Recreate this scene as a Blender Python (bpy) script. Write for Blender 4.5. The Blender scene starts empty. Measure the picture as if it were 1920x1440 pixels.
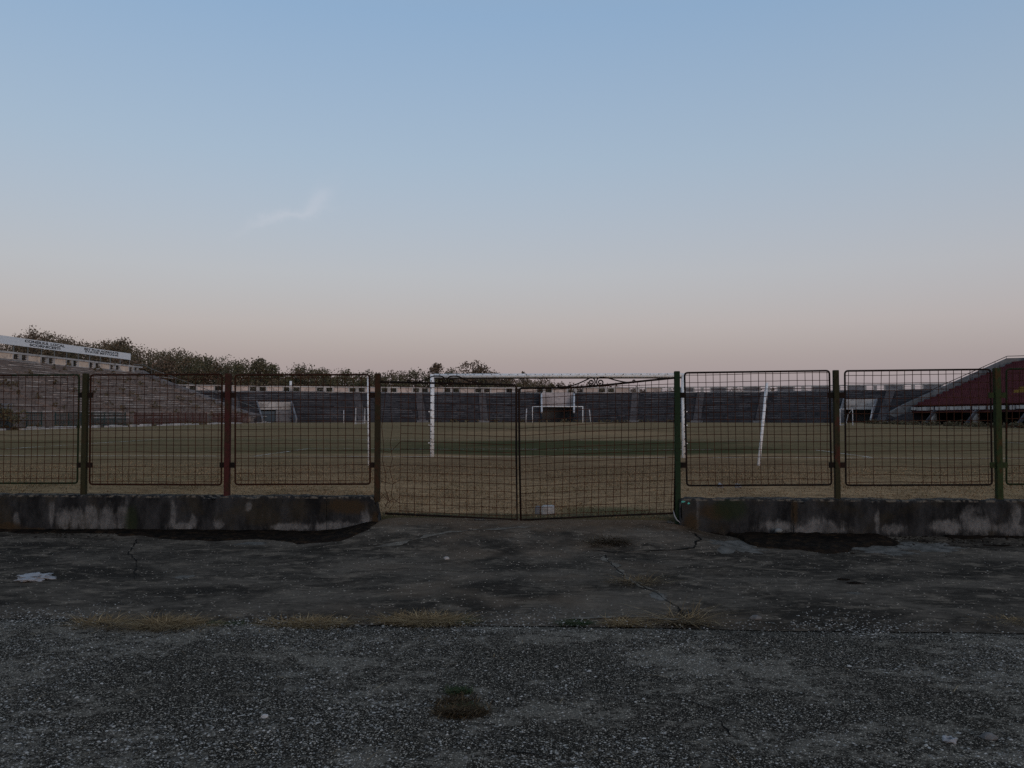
import bpy, math, random
import numpy as np
from mathutils import Vector, Matrix, noise as mnoise

random.seed(7); rng = np.random.default_rng(7)
SC = bpy.context.scene
COL = SC.collection
R = math.radians

# ------------------------------------------------------------------ camera
F = 1560.0; YAW = R(3.155); TILT = R(2.09); CAMZ = 1.6
cd = bpy.data.cameras.new('camera'); cam = bpy.data.objects.new('camera', cd); COL.objects.link(cam)
cd.sensor_width = 36; cd.lens = F / 1920 * 36; cd.clip_start = 0.05; cd.clip_end = 9000
cam.location = (0, 0, CAMZ); cam.rotation_euler = (math.pi / 2 + TILT, 0, YAW)
SC.camera = cam
# ------------------------------------------------------------------ dusk sky
SUN_AZ = R(155)          # the sun has gone down behind the photographer, a little to the right
W = bpy.data.worlds.new('World'); SC.world = W; W.use_nodes = True
wn = W.node_tree.nodes; wl = W.node_tree.links; wn.clear()
out = wn.new('ShaderNodeOutputWorld')
sky = wn.new('ShaderNodeTexSky'); sky.sky_type = 'NISHITA'; sky.sun_disc = False
sky.sun_elevation = R(1.0); sky.sun_rotation = SUN_AZ
sky.air_density = 1; sky.dust_density = 3; sky.ozone_density = 2
b1 = wn.new('ShaderNodeBackground'); b1.inputs[1].default_value = 0.20; wl.new(sky.outputs[0], b1.inputs[0])
tc = wn.new('ShaderNodeTexCoord'); sx = wn.new('ShaderNodeSeparateXYZ'); wl.new(tc.outputs['Generated'], sx.inputs[0])
ramp = wn.new('ShaderNodeValToRGB'); wl.new(sx.outputs[2], ramp.inputs[0])
stops = [(0.0, (.310, .276, .294)), (.03, (.318, .280, .302)), (.0645, (.334, .292, .314)), (.1045, (.386, .336, .355)), (.165, (.385, .366, .392)),
         (.292, (.302, .357, .430)), (.438, (.219, .313, .442)), (.64, (.21, .265, .345)), (1.0, (.215, .24, .28))]
er = ramp.color_ramp.elements
for i, (p, c) in enumerate(stops):
    e = er[i] if i < 2 else er.new(p)
    e.position = p; e.color = (*c, 1)
# a faint cirrus wisp, placed by direction in the sky
def wm(op, a, b=None, c=None):
    n = wn.new('ShaderNodeMath'); n.operation = op
    for i, v in enumerate((a, b, c)):
        if v is None: continue
        if isinstance(v, (int, float)): n.inputs[i].default_value = v
        else: wl.new(v, n.inputs[i])
    return n.outputs[0]
az = wm('ARCTAN2', sx.outputs[0], sx.outputs[1]); el = wm('ARCSINE', sx.outputs[2])
ns = wn.new('ShaderNodeTexNoise'); ns.inputs['Scale'].default_value = 14; ns.inputs['Detail'].default_value = 9; ns.inputs['Roughness'].default_value = .65
wl.new(tc.outputs['Generated'], ns.inputs['Vector'])
wob = wm('MULTIPLY', wm('SUBTRACT', ns.outputs[0], .5), .06)
def streak(x0, y0, x1, y1, wdt, amp):
    cx, cy = (x0 + x1) / 2, (y0 + y1) / 2; a = math.atan2(y1 - y0, x1 - x0); L = math.hypot(x1 - x0, y1 - y0) / 2
    dx = wm('SUBTRACT', az, cx); dy = wm('ADD', wm('SUBTRACT', el, cy), wob)
    s = wm('ADD', wm('MULTIPLY', dx, math.cos(a)), wm('MULTIPLY', dy, math.sin(a)))
    t = wm('ADD', wm('MULTIPLY', dx, -math.sin(a)), wm('MULTIPLY', dy, math.cos(a)))
    q = wm('ADD', wm('POWER', wm('ABSOLUTE', wm('DIVIDE', s, L)), 2.0), wm('POWER', wm('ABSOLUTE', wm('DIVIDE', t, wdt)), 2.0))
    return wm('MULTIPLY', wm('EXPONENT', wm('MULTIPLY', q, -1.0)), amp)
st = wm('ADD', streak(-.365, .215, -.285, .236, .006, 1.0), streak(-.30, .232, -.272, .265, .009, .9))
mxc = wn.new('ShaderNodeMix'); mxc.data_type = 'RGBA'; mxc.blend_type = 'MIX'
mxc.inputs[7].default_value = (.50, .47, .50, 1); wl.new(ramp.outputs[0], mxc.inputs[6]); wl.new(wm('MULTIPLY', st, .34), mxc.inputs[0])
b2 = wn.new('ShaderNodeBackground'); wl.new(mxc.outputs[2], b2.inputs[0]); b2.inputs[1].default_value = 1.0
add = wn.new('ShaderNodeAddShader'); wl.new(b1.outputs[0], add.inputs[0]); wl.new(b2.outputs[0], add.inputs[1]); wl.new(add.outputs[0], out.inputs[0])
# ------------------------------------------------------------------ last glow of the sun, low and very soft
sl = bpy.data.lights.new('sun', 'SUN'); sl.energy = 0.5; sl.angle = R(25); sl.color = (1.0, .86, .76)
so = bpy.data.objects.new('sun', sl); COL.objects.link(so)
sd = Vector((math.sin(SUN_AZ) * math.cos(R(7)), math.cos(SUN_AZ) * math.cos(R(7)), math.sin(R(7))))
so.rotation_euler = sd.to_track_quat('Z', 'Y').to_euler(); so.location = (3, -6, 12)
vs = SC.view_settings; vs.view_transform = 'Standard'; vs.look = 'None'; vs.exposure = 0; vs.gamma = 1; vs.use_curve_mapping = False
SC.render.engine = 'CYCLES'; SC.cycles.use_denoising = False; SC.cycles.max_bounces = 5; SC.cycles.diffuse_bounces = 3; SC.cycles.transparent_max_bounces = 8

# ------------------------------------------------------------------ survey helpers
_F = Vector((-math.sin(YAW) * math.cos(TILT), math.cos(YAW) * math.cos(TILT), math.sin(TILT)))
_R = Vector((math.cos(YAW), math.sin(YAW), 0)); _U = _R.cross(_F); _C = Vector((0, 0, CAMZ))
def ray(px, py): return _F + _R * ((px - 960) / F) + _U * ((720 - py) / F)
def at(px, py, Y):                 # the point sighted at (px,py) that stands Y metres away
    d = ray(px, py); return _C + d * (Y / d.y)
def gp(px, py, z=0.0):             # the point sighted at (px,py) that lies at height z
    d = ray(px, py); return _C + d * ((z - CAMZ) / d.z)
def atX(px, py, X):
    d = ray(px, py); return _C + d * (X / d.x)
def proj(p):
    d = Vector(p) - _C; z = d.dot(_F); return 960 + F * d.dot(_R) / z, 720 - F * d.dot(_U) / z
def sstep(a, b, x):
    t = np.clip((np.asarray(x, float) - a) / (b - a), 0, 1); return t * t * (3 - 2 * t)
_lat = rng.random((64, 64, 64)).astype(np.float32)
def vnoise(x, y, z=0.0):           # smooth value noise, 0..1
    x, y, z = np.broadcast_arrays(np.asarray(x, float), np.asarray(y, float), np.asarray(z, float))
    xi, yi, zi = (np.floor(v).astype(int) for v in (x, y, z)); fx, fy, fz = x - xi, y - yi, z - zi
    fx, fy, fz = (v * v * (3 - 2 * v) for v in (fx, fy, fz)); r = 0
    for a in (0, 1):
        for b in (0, 1):
            for c in (0, 1):
                r = r + _lat[(xi + a) & 63, (yi + b) & 63, (zi + c) & 63] * (fx if a else 1 - fx) * (fy if b else 1 - fy) * (fz if c else 1 - fz)
    return r
def fbm(x, y, z=0.0, o=4):
    r = 0; a = .5; s = 1.0
    for i in range(o):
        r = r + a * vnoise(np.asarray(x) * s + 17 * i, np.asarray(y) * s + 31 * i, np.asarray(z) * s); a *= .5; s *= 2.03
    return r / (1 - .5 ** o)
# ------------------------------------------------------------------ object helpers
def tag(o, label=None, cat=None, group=None, kind=None):
    if label: o['label'] = label
    if cat: o['category'] = cat
    if group: o['group'] = group
    if kind: o['kind'] = kind
    return o
def empty(name, loc=(0, 0, 0), label=None, cat=None, group=None, rz=0):
    o = bpy.data.objects.new(name, None); COL.objects.link(o); o.location = loc; o.rotation_euler = (0, 0, rz); o.empty_display_size = .1
    return tag(o, label, cat, group)
def link(name, me, parent=None):
    o = bpy.data.objects.new(name, me); COL.objects.link(o)
    if parent: o.parent = parent; o.matrix_parent_inverse = Matrix.Translation(-parent.location) if parent.type == 'EMPTY' and parent.rotation_euler.z == 0 else Matrix()
    return o
def npmesh(name, v, f, mat=None, smooth=False):
    me = bpy.data.meshes.new(name); v = np.asarray(v, np.float32); f = np.asarray(f, np.int32); n = f.shape[1]
    me.vertices.add(len(v)); me.vertices.foreach_set('co', v.ravel())
    me.loops.add(f.size); me.loops.foreach_set('vertex_index', f.ravel())
    me.polygons.add(len(f)); me.polygons.foreach_set('loop_start', np.arange(0, f.size, n, dtype=np.int32))
    if smooth: me.polygons.foreach_set('use_smooth', np.ones(len(f), bool))
    me.update(calc_edges=True)
    if mat: me.materials.append(mat)
    return me
class MB:
    def __init__(s): s.v = []; s.f = []
    def quadbox(s, P):             # 8 corners: bottom ring 0-3, top ring 4-7
        b = len(s.v); s.v += [tuple(p) for p in P]
        s.f += [tuple(b + i for i in q) for q in ((3, 2, 1, 0), (4, 5, 6, 7), (0, 1, 5, 4), (1, 2, 6, 5), (2, 3, 7, 6), (3, 0, 4, 7))]; return s
    def box(s, x0, x1, y0, y1, z0, z1):
        return s.quadbox([(x0, y0, z0), (x1, y0, z0), (x1, y1, z0), (x0, y1, z0), (x0, y0, z1), (x1, y0, z1), (x1, y1, z1), (x0, y1, z1)])
    def cbox(s, x0, x1, y0, y1, z0, z1, c):  # box with chamfered vertical edges and top
        m = [(x0 + c, y0), (x1 - c, y0), (x1, y0 + c), (x1, y1 - c), (x1 - c, y1), (x0 + c, y1), (x0, y1 - c), (x0, y0 + c)]
        cx, cy = (x0 + x1) / 2, (y0 + y1) / 2; b = len(s.v)
        for z, k in ((z0, 0), (z1 - c, 0), (z1, c)):
            s.v += [(x + (k if x < cx else -k), y + (k if y < cy else -k), z) for x, y in m]
        for r in (0, 1):
            for i in range(8):
                j = (i + 1) % 8; s.f.append((b + r * 8 + i, b + r * 8 + j, b + r * 8 + 8 + j, b + r * 8 + 8 + i))
        s.f.append(tuple(b + 16 + i for i in range(8))); s.f.append(tuple(b + 7 - i for i in range(8))); return s
    def prism(s, prof, axis, a0, a1):  # profile of 2-D points swept along 'x' or 'y'
        n = len(prof); b = len(s.v)
        for a in (a0, a1): s.v += [((a, p, q) if axis == 'x' else (p, a, q)) for p, q in prof]
        for i in range(n):
            j = (i + 1) % n; s.f.append((b + i, b + j, b + n + j, b + n + i))
        s.f.append(tuple(b + n - 1 - i for i in range(n))); s.f.append(tuple(b + n + i for i in range(n))); return s
    def tube(s, pts, r, n=6, closed=False):
        pts = [Vector(p) for p in pts]; m = len(pts); b = len(s.v); up = None
        rr = r if isinstance(r, (list, tuple)) else [r] * m
        for i, p in enumerate(pts):
            if closed: t = pts[(i + 1) % m] - pts[i - 1]
            else: t = pts[min(i + 1, m - 1)] - pts[max(i - 1, 0)]
            t.normalize()
            if up is None:
                up = Vector((0, 0, 1)) if abs(t.z) < .9 else Vector((1, 0, 0))
            up = up - t * up.dot(t); up.normalize(); sd = t.cross(up)
            s.v += [tuple(p + (up * math.cos(2 * math.pi * k / n) + sd * math.sin(2 * math.pi * k / n)) * rr[i]) for k in range(n)]
        for i in range(m if closed else m - 1):
            for k in range(n):
                k2 = (k + 1) % n; i2 = (i + 1) % m
                s.f.append((b + i * n + k, b + i * n + k2, b + i2 * n + k2, b + i2 * n + k))
        if not closed:
            s.f.append(tuple(b + n - 1 - k for k in range(n))); s.f.append(tuple(b + (m - 1) * n + k for k in range(n)))
        return s
    def mesh(s, name, mat=None, smooth=False):
        me = bpy.data.meshes.new(name); me.from_pydata(s.v, [], s.f)
        if smooth: me.polygons.foreach_set('use_smooth', [True] * len(me.polygons))
        if mat: me.materials.append(mat)
        return me
    def build(s, name, mat=None, parent=None, smooth=False):
        return link(name, s.mesh(name, mat, smooth), parent)
def grid(name, xs, ys, zf, mat, smooth=True):
    X, Y = np.meshgrid(xs, ys); Z = zf(X, Y); nx, ny = len(xs), len(ys)
    v = np.stack([X, Y, Z], -1).reshape(-1, 3); i = np.arange(nx * ny).reshape(ny, nx)
    f = np.stack([i[:-1, :-1], i[:-1, 1:], i[1:, 1:], i[1:, :-1]], -1).reshape(-1, 4)
    return link(name, npmesh(name, v, f, mat, smooth))
# ------------------------------------------------------------------ material helpers
class NT:
    def __init__(s, name):
        s.m = bpy.data.materials.new(name); s.m.use_nodes = True; s.n = s.m.node_tree.nodes; s.l = s.m.node_tree.links
        s.b = s.n['Principled BSDF']; s.out = s.n['Material Output']; s.b.inputs['Roughness'].default_value = .85; s.b.inputs['Specular IOR Level'].default_value = .04
        s.pos = s.n.new('ShaderNodeNewGeometry')
    def put(s, sock, v):
        if isinstance(v, (int, float)): sock.default_value = v
        elif isinstance(v, tuple): sock.default_value = (*v, 1) if len(v) == 3 and sock.type == 'RGBA' else v
        else: s.l.new(v, sock)
    def vec(s, sc=(1, 1, 1), src=None):
        n = s.n.new('ShaderNodeMapping'); n.inputs['Scale'].default_value = sc; s.l.new(src or s.pos.outputs['Position'], n.inputs[0]); return n.outputs[0]
    def noise(s, scale, detail=4, sc=(1, 1, 1), rough=.55, dist=0, src=None):
        n = s.n.new('ShaderNodeTexNoise'); n.inputs['Scale'].default_value = scale; n.inputs['Detail'].default_value = detail
        n.inputs['Roughness'].default_value = rough; n.inputs['Distortion'].default_value = dist; s.l.new(s.vec(sc, src), n.inputs['Vector']); return n.outputs[0]
    def voro(s, scale, sc=(1, 1, 1), out='Color', feat='F1', rnd=1):
        n = s.n.new('ShaderNodeTexVoronoi'); n.feature = feat; n.inputs['Scale'].default_value = scale; n.inputs['Randomness'].default_value = rnd
        s.l.new(s.vec(sc), n.inputs['Vector']); return n.outputs[out]
    def math(s, op, a, b=0.0, c=0.0, clamp=False):
        n = s.n.new('ShaderNodeMath'); n.operation = op; n.use_clamp = clamp
        for i, v in enumerate((a, b, c)): s.put(n.inputs[i], v)
        return n.outputs[0]
    def step(s, v, a, b):
        n = s.n.new('ShaderNodeMapRange'); n.interpolation_type = 'SMOOTHSTEP'; s.put(n.inputs[0], v); n.inputs[1].default_value = a; n.inputs[2].default_value = b; return n.outputs[0]
    def mix(s, fac, a, b, mode='MIX'):
        n = s.n.new('ShaderNodeMix'); n.data_type = 'RGBA'; n.blend_type = mode; s.put(n.inputs[0], fac); s.put(n.inputs[6], a); s.put(n.inputs[7], b); return n.outputs[2]
    def attr(s, name):
        n = s.n.new('ShaderNodeAttribute'); n.attribute_name = name; return n.outputs['Fac']
    def island(s): return s.pos.outputs['Random Per Island']
    def rand(s): return s.n.new('ShaderNodeObjectInfo').outputs['Random']
    def col(s, c): s.put(s.b.inputs['Base Color'], c); return s
    def bump(s, h, strength=.5, dist=.01):
        n = s.n.new('ShaderNodeBump'); n.inputs['Strength'].default_value = strength; n.inputs['Distance'].default_value = dist; s.l.new(h, n.inputs['Height']); s.l.new(n.outputs[0], s.b.inputs['Normal']); return s
    def xyz(s):
        n = s.n.new('ShaderNodeSeparateXYZ'); s.l.new(s.pos.outputs['Position'], n.inputs[0]); return n.outputs
def worn(name, a, b, scale=2.0, c=None, cs=8.0, rough=.85, bump=.3, lo=.35, hi=.65, sc=(1, 1, 1)):
    t = NT(name); f = t.step(t.noise(scale, 6, sc), lo, hi); col = t.mix(f, a, b)
    if c: col = t.mix(t.step(t.noise(cs, 5, sc, .65), .52, .64), col, c)
    t.col(col); t.b.inputs['Roughness'].default_value = rough
    t.bump(t.noise(scale * 8, 5), bump, .01); return t.m
# ================================================================== GROUND
ZP = 0.33                                   # level of the pitch above the near asphalt
GX = -0.43                                  # middle of the gate opening
def z_apron(X, Y):
    X = np.asarray(X, float); Y = np.asarray(Y, float)
    ramp = sstep(9.2, 11.0, Y + .25 * (fbm(X * .8, Y * .8, 3) - .5)) * (1 - sstep(1.75, 2.75, np.abs(X - GX) + .3 * (fbm(X * 1.5, Y * 1.5, 9) - .5)))
    return .03 * sstep(8, 11, Y) + .16 * ramp + .035 * (fbm(X * .55, Y * .55, 1) - .5) + .008 * (fbm(X * 4, Y * 4, 2) - .5)
def z_pitch(X, Y):
    return .19 + (ZP - .19) * sstep(11.3, 14.5, Y) + .02 * (fbm(np.asarray(X) * .5, np.asarray(Y) * .5, 5) - .5)
def hill(X, Y):
    return 9.0 * sstep(15, 135, -np.asarray(X) - 8) * sstep(146, 200, Y) + 2.0 * sstep(170, 260, Y)
def z_ground(X, Y):
    return np.where(np.asarray(Y) < 11.25, -.14, .20 * np.ones_like(X)) + hill(X, Y)

t = NT('asphalt_stony')
p = t.noise(.8, 4, (1, 1.3, 1), .6); r1 = t.noise(5.0, 12, (1, 1.25, 1), .80); r2 = t.noise(17, 8, (1, 1.2, 1), .75)
pm = t.step(p, .38, .62)
crust = t.step(t.math('ADD', t.math('ADD', t.math('MULTIPLY', r1, .7), t.math('MULTIPLY', r2, .3)), t.math('MULTIPLY', t.math('SUBTRACT', p, .5), .55)), .475, .545)
base = t.mix(t.noise(70, 4, rough=.7), (.0045, .0043, .0038), (.026, .0245, .0215))
crc = t.mix(t.noise(140, 4, rough=.75), (.022, .0212, .0192), (.185, .178, .161))
fine = t.mix(t.math('MULTIPLY', crust, .78), base, crc)
c2 = t.voro(150, out='Color'); d2 = t.voro(150, out='Distance'); sep2 = t.n.new('ShaderNodeSeparateColor'); t.l.new(c2, sep2.inputs[0])
fchip = t.math('MULTIPLY', t.step(sep2.outputs[0], .62, .70), t.step(d2, .55, .40))
fine = t.mix(fchip, fine, t.mix(sep2.outputs[1], (.05, .048, .044), (.28, .268, .243)))
cell = t.voro(88, out='Color'); cdist = t.voro(88, out='Distance'); sepc = t.n.new('ShaderNodeSeparateColor'); t.l.new(cell, sepc.inputs[0])
chip = t.math('MULTIPLY', t.step(t.math('ADD', sepc.outputs[0], t.math('MULTIPLY', pm, .14)), .72, .78), t.step(cdist, .52, .40))
t.col(t.mix(1.0, t.mix(chip, fine, t.mix(sepc.outputs[1], (.07, .068, .062), (.42, .405, .37))), (1.34, 1.23, 1.10), 'MULTIPLY')); t.b.inputs['Roughness'].default_value = .95
t.bump(t.math('ADD', t.math('ADD', t.math('MULTIPLY', chip, .9), t.math('MULTIPLY', crust, .5)), t.math('MULTIPLY', t.noise(60, 5), .8)), 1.0, .010)
M_ASPH1 = t.m

t = NT('asphalt_smooth')
p = t.noise(.75, 6, (1, 1.5, 1), .62, .4); q = t.noise(2.6, 5, (1, 1.7, 1), .6)
rg = t.noise(6.0, 12, (1, 1.5, 1), .78)
c = t.mix(t.step(t.math('ADD', t.math('MULTIPLY', p, .65), t.math('MULTIPLY', rg, .35)), .40, .62), (.020, .0185, .0162), (.090, .083, .073))
c = t.mix(t.math('MULTIPLY', t.step(t.math('ADD', t.math('MULTIPLY', q, .6), t.math('MULTIPLY', rg, .4)), .52, .60), .65), c, (.135, .122, .104))
c = t.mix(t.math('MULTIPLY', t.step(t.noise(7, 6, (.8, 1.3, 1), .7), .54, .70), .6), c, (.165, .15, .128))
c = t.mix(t.math('MULTIPLY', t.step(t.noise(4.3, 6, (.8, 1.2, 1), .7, 0.6), .54, .68), .45), c, (.014, .0125, .0105))
c = t.mix(t.math('MULTIPLY', t.step(t.noise(26, 3), .5, .75), .4), c, (.012, .011, .009))
y = t.xyz()
warm = t.math('MULTIPLY', t.step(t.noise(1.3, 5), .45, .7), t.step(t.math('ABSOLUTE', t.math('ADD', y[0], .3)), 2.6, .6))
c = t.mix(t.math('MULTIPLY', warm, .6), c, (.105, .086, .068))
dirt = t.math('MULTIPLY', t.step(t.math('ADD', y[1], t.math('MULTIPLY', t.noise(3, 5), 1.1)), 10.9, 11.7), t.step(t.math('ABSOLUTE', t.math('SUBTRACT', y[0], GX)), 2.6, 1.9))
c = t.mix(t.math('MULTIPLY', dirt, .85), c, t.mix(t.noise(22, 5), (.05, .036, .025), (.15, .11, .075)))
sp = t.voro(52, out='Color'); ss = t.n.new('ShaderNodeSeparateColor'); t.l.new(sp, ss.inputs[0])
spk = t.math('MULTIPLY', t.step(ss.outputs[0], .972, .985), t.step(t.voro(52, out='Distance'), .5, .3))
c = t.mix(spk, c, (.42, .39, .35))
t.col(t.mix(1.0, c, (1.22, 1.09, .97), 'MULTIPLY')); t.b.inputs['Roughness'].default_value = .95
t.bump(t.math('ADD', t.noise(48, 5), t.math('MULTIPLY', spk, .6)), .6, .006); M_ASPH2 = t.m

t = NT('dry_pitch')
x, y, z = t.xyz()
yy = t.math('ADD', y, t.math('MULTIPLY', t.math('SUBTRACT', t.math('ADD', t.math('MULTIPLY', t.noise(.09, 4, (.6, 1, 1)), .75), t.math('MULTIPLY', t.noise(.6, 5, (.4, 1, 1), .65), .25)), .5), 26))
rp = t.n.new('ShaderNodeValToRGB'); t.l.new(t.math('DIVIDE', yy, 130), rp.inputs[0])
tan = (.38, .252, .140); brn = (.215, .142, .080); grn = (.066, .072, .033); pal = (.29, .205, .115); olv = (.190, .147, .078)
es = rp.color_ramp.elements
for i, (pp, cc) in enumerate([(0, tan), (.11, tan), (.165, brn), (.19, tan), (.208, grn), (.30, grn), (.335, pal), (.44, tan), (.50, brn), (.56, pal), (.64, olv), (.70, pal), (.80, tan), (1, pal)]):
    e = es[i] if i < 2 else es.new(pp)
    e.position = pp; e.color = (*cc, 1)
nb = t.noise(.12, 5, (.35, 1.6, 1), .6); ng = t.noise(.5, 5, (.5, 1.4, 1), .6); fs = t.noise(7, 5, (.6, 1.3, 1), .7)
side = t.step(t.math('ADD', t.math('ABSOLUTE', t.math('SUBTRACT', x, .6)), t.math('MULTIPLY', t.math('SUBTRACT', t.noise(.35, 4), .5), 8)), 4.0, 9.5)
c = t.mix(t.math('MULTIPLY', side, .7), rp.outputs[0], t.mix(t.step(nb, .4, .62), olv, pal))
c = t.mix(t.math('MULTIPLY', t.step(nb, .56, .72), .7), c, olv); c = t.mix(t.math('MULTIPLY', t.step(ng, .5, .72), .6), c, brn)
# greener tuft of turf just inside the gate
gd = t.math('ADD', t.math('POWER', t.math('DIVIDE', t.math('SUBTRACT', x, .75), .9), 2), t.math('POWER', t.math('DIVIDE', t.math('SUBTRACT', y, 12.0), .55), 2))
c = t.mix(t.math('MULTIPLY', t.step(t.math('ADD', gd, t.math('MULTIPLY', fs, .9)), 1.5, .4), .8), c, (.085, .095, .05))
c = t.mix(t.math('MULTIPLY', t.step(t.noise(2.3, 6, (.45, 1.3, 1), .7), .46, .66), .65), c, t.mix(.6, c, (.07, .05, .03)))
c = t.mix(t.math('MULTIPLY', t.step(fs, .42, .62), .75), c, t.mix(.6, c, (.06, .04, .028)))
t.col(c); t.b.inputs['Roughness'].default_value = 1; t.b.inputs['Specular IOR Level'].default_value = 0
t.bump(t.math('ADD', t.noise(9, 6, (.7, 1, 1), .7), t.noise(45, 3)), .5, .03); M_PITCH = t.m
M_SOIL = worn('bare_soil', (.03, .022, .016), (.065, .048, .034), 6, (.10, .08, .06), 14, .95, .9)
M_FIELD = worn('rough_field', (.055, .055, .03), (.10, .085, .05), .08, None, 8, .95, .2)

xs = np.unique(np.concatenate([np.linspace(-3500, -250, 14), np.linspace(-250, 150, 81), np.linspace(150, 3500, 14)]))
ys = np.unique(np.concatenate([np.linspace(-600, -30, 8), np.linspace(-30, 11, 12), [11.22, 11.28], np.linspace(12, 140, 40), np.linspace(140, 280, 40), np.linspace(300, 5200, 25)]))
tag(grid('ground', xs, ys, z_ground, M_FIELD), kind='structure')
JY = lambda X: 6.4 + .05 * (fbm(np.asarray(X) * .5, 1.7, 4) - .5)
near = grid('asphalt_near_slab', np.arange(-16, 16.01, .08), np.linspace(0, 1, 130), lambda X, T: X * 0, M_ASPH1)
far = grid('asphalt_far_slab', np.arange(-16, 16.01, .08), np.linspace(0, 1, 75), lambda X, T: X * 0, M_ASPH2)
def reshape(o, y0, y1):
    n = len(o.data.vertices); a = np.empty(n * 3, np.float32); o.data.vertices.foreach_get('co', a); a = a.reshape(-1, 3)
    X, T = a[:, 0], a[:, 1]; Y = y0(X) * (1 - T) + y1(X) * T; Z = z_apron(X, Y)
    edge = np.minimum(np.abs(Y - JY(X)), .2) / .2
    Z = Z - .022 * (1 - edge) * (.6 + .8 * fbm(X * 3, Y * 3, 8))
    a[:, 1] = Y; a[:, 2] = Z; o.data.vertices.foreach_set('co', a.ravel()); o.data.update()
reshape(near, lambda X: X * 0 - 4.0, lambda X: JY(X) - .012); reshape(far, lambda X: JY(X) + .012, lambda X: X * 0 + 11.34)
tag(near, kind='structure'); tag(far, kind='structure')
ys = np.concatenate([np.arange(11.3, 30, .3), np.arange(30, 134.1, 2.0)])
tag(grid('pitch', np.arange(-50, 56.1, .5), ys, z_pitch, M_PITCH), kind='structure')

# ---- soil and moss drifts along the foot of the walls
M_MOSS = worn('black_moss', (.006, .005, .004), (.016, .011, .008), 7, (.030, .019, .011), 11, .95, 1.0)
def drift(name, outline, h, label):
    """outline: ground points (px) front edge left to right; back edge runs under the wall"""
    pts = [gp(a, b, .03) for a, b in outline]; X = np.array([p.x for p in pts]); Yf = np.array([p.y for p in pts])
    xs = np.arange(X[0], X[-1], .025); yf = np.interp(xs, X, Yf) + .34 * (fbm(xs * 5, 3.3, 1, 6) - .5); yb = np.full_like(xs, 11.06)
    T = np.linspace(0, 1, 26)[:, None]; XX = np.repeat(xs[None], 26, 0); YY = yf[None] * (1 - T) + yb[None] * T
    n = fbm(XX * 9, YY * 9, 2, 6); d = np.minimum(1, (YY - yf[None]) / .16); e = np.minimum(1, np.minimum(xs - xs[0], xs[-1] - xs) / .25)[None]
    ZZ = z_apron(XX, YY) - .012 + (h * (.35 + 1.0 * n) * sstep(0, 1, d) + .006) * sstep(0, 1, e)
    v = np.stack([XX, YY, ZZ], -1).reshape(-1, 3); i = np.arange(XX.size).reshape(XX.shape)
    f = np.stack([i[:-1, :-1], i[:-1, 1:], i[1:, 1:], i[1:, :-1]], -1).reshape(-1, 4)
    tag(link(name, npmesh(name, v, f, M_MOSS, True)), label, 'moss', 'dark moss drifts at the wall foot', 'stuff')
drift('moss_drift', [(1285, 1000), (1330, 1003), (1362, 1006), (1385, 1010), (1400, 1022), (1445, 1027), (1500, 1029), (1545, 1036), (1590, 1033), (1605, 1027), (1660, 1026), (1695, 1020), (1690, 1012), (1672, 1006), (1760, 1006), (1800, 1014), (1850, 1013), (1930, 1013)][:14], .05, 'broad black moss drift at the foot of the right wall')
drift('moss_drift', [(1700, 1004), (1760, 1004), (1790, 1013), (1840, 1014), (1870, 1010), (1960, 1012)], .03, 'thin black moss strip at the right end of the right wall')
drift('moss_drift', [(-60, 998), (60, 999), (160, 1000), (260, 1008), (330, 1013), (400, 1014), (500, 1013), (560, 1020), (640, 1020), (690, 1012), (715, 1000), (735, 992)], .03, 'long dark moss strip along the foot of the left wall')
# ---- worn cement patches, thin skins on the asphalt
M_CEM = worn('cement_skin', (.085, .080, .070), (.15, .140, .125), 6, (.05, .047, .042), 13, .92, .5)
def skin(cx, cy, rx, ry, seed, label):
    c = gp(cx, cy, .04); ax = abs(gp(cx + rx, cy, .04).x - c.x); ay = abs(gp(cx, cy - ry, .04).y - gp(cx, cy + ry, .04).y) / 2
    v = [(c.x, c.y, float(z_apron(c.x, c.y)) + .005)]; n = 56; rings = (.35, .7, 1.0)
    for rr in rings:
        for k in range(n):
            a = 2 * math.pi * k / n; q = 1 + rr * .75 * (mnoise.noise((math.cos(a) * 1.7 + seed * 9, math.sin(a) * 1.7, seed)) + .6 * mnoise.noise((math.cos(a) * 5 + seed * 9, math.sin(a) * 5, seed + 4)))
            X = c.x + ax * rr * q * math.cos(a); Y = min(c.y + ay * rr * q * math.sin(a), 11.03); v.append((X, Y, float(z_apron(X, Y)) + (.005 if rr < .99 else .001)))
    f = [(0, 1 + k, 1 + (k + 1) % n) for k in range(n)]
    for r in range(2):
        for k in range(n):
            a, b = 1 + r * n + k, 1 + r * n + (k + 1) % n; f += [(a, a + n, b + n), (a, b + n, b)]
    tag(link('cement_patch', npmesh('cement_patch', v, f, M_CEM, True)), label, 'cement patch', 'thin cement patches on the asphalt', 'stuff')
for i, a in enumerate([(1655, 1026, 55, 9, 'pale cement patch below the broad moss drift'), (1745, 1024, 60, 6, 'pale cement streak right of the broad moss drift'), (1375, 1022, 55, 9, 'grey cement patch near the right end of the ramp'),
                       (1250, 992, 18, 5, 'small cement spot beside the right wall end'), (1235, 1110, 17, 6, 'cement patch among dry grass on the worn joint'), (475, 1017, 24, 3, 'thin pale cement spill before the left wall'), (905, 985, 26, 3, 'pale worn cement streak below the gate'),
                       (1605, 1105, 14, 2, 'small cement fleck on the right of the far slab'), (345, 1075, 16, 3, 'cement fleck left on the far slab')]):
    skin(*a[:4], i + 1, a[4])
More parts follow.
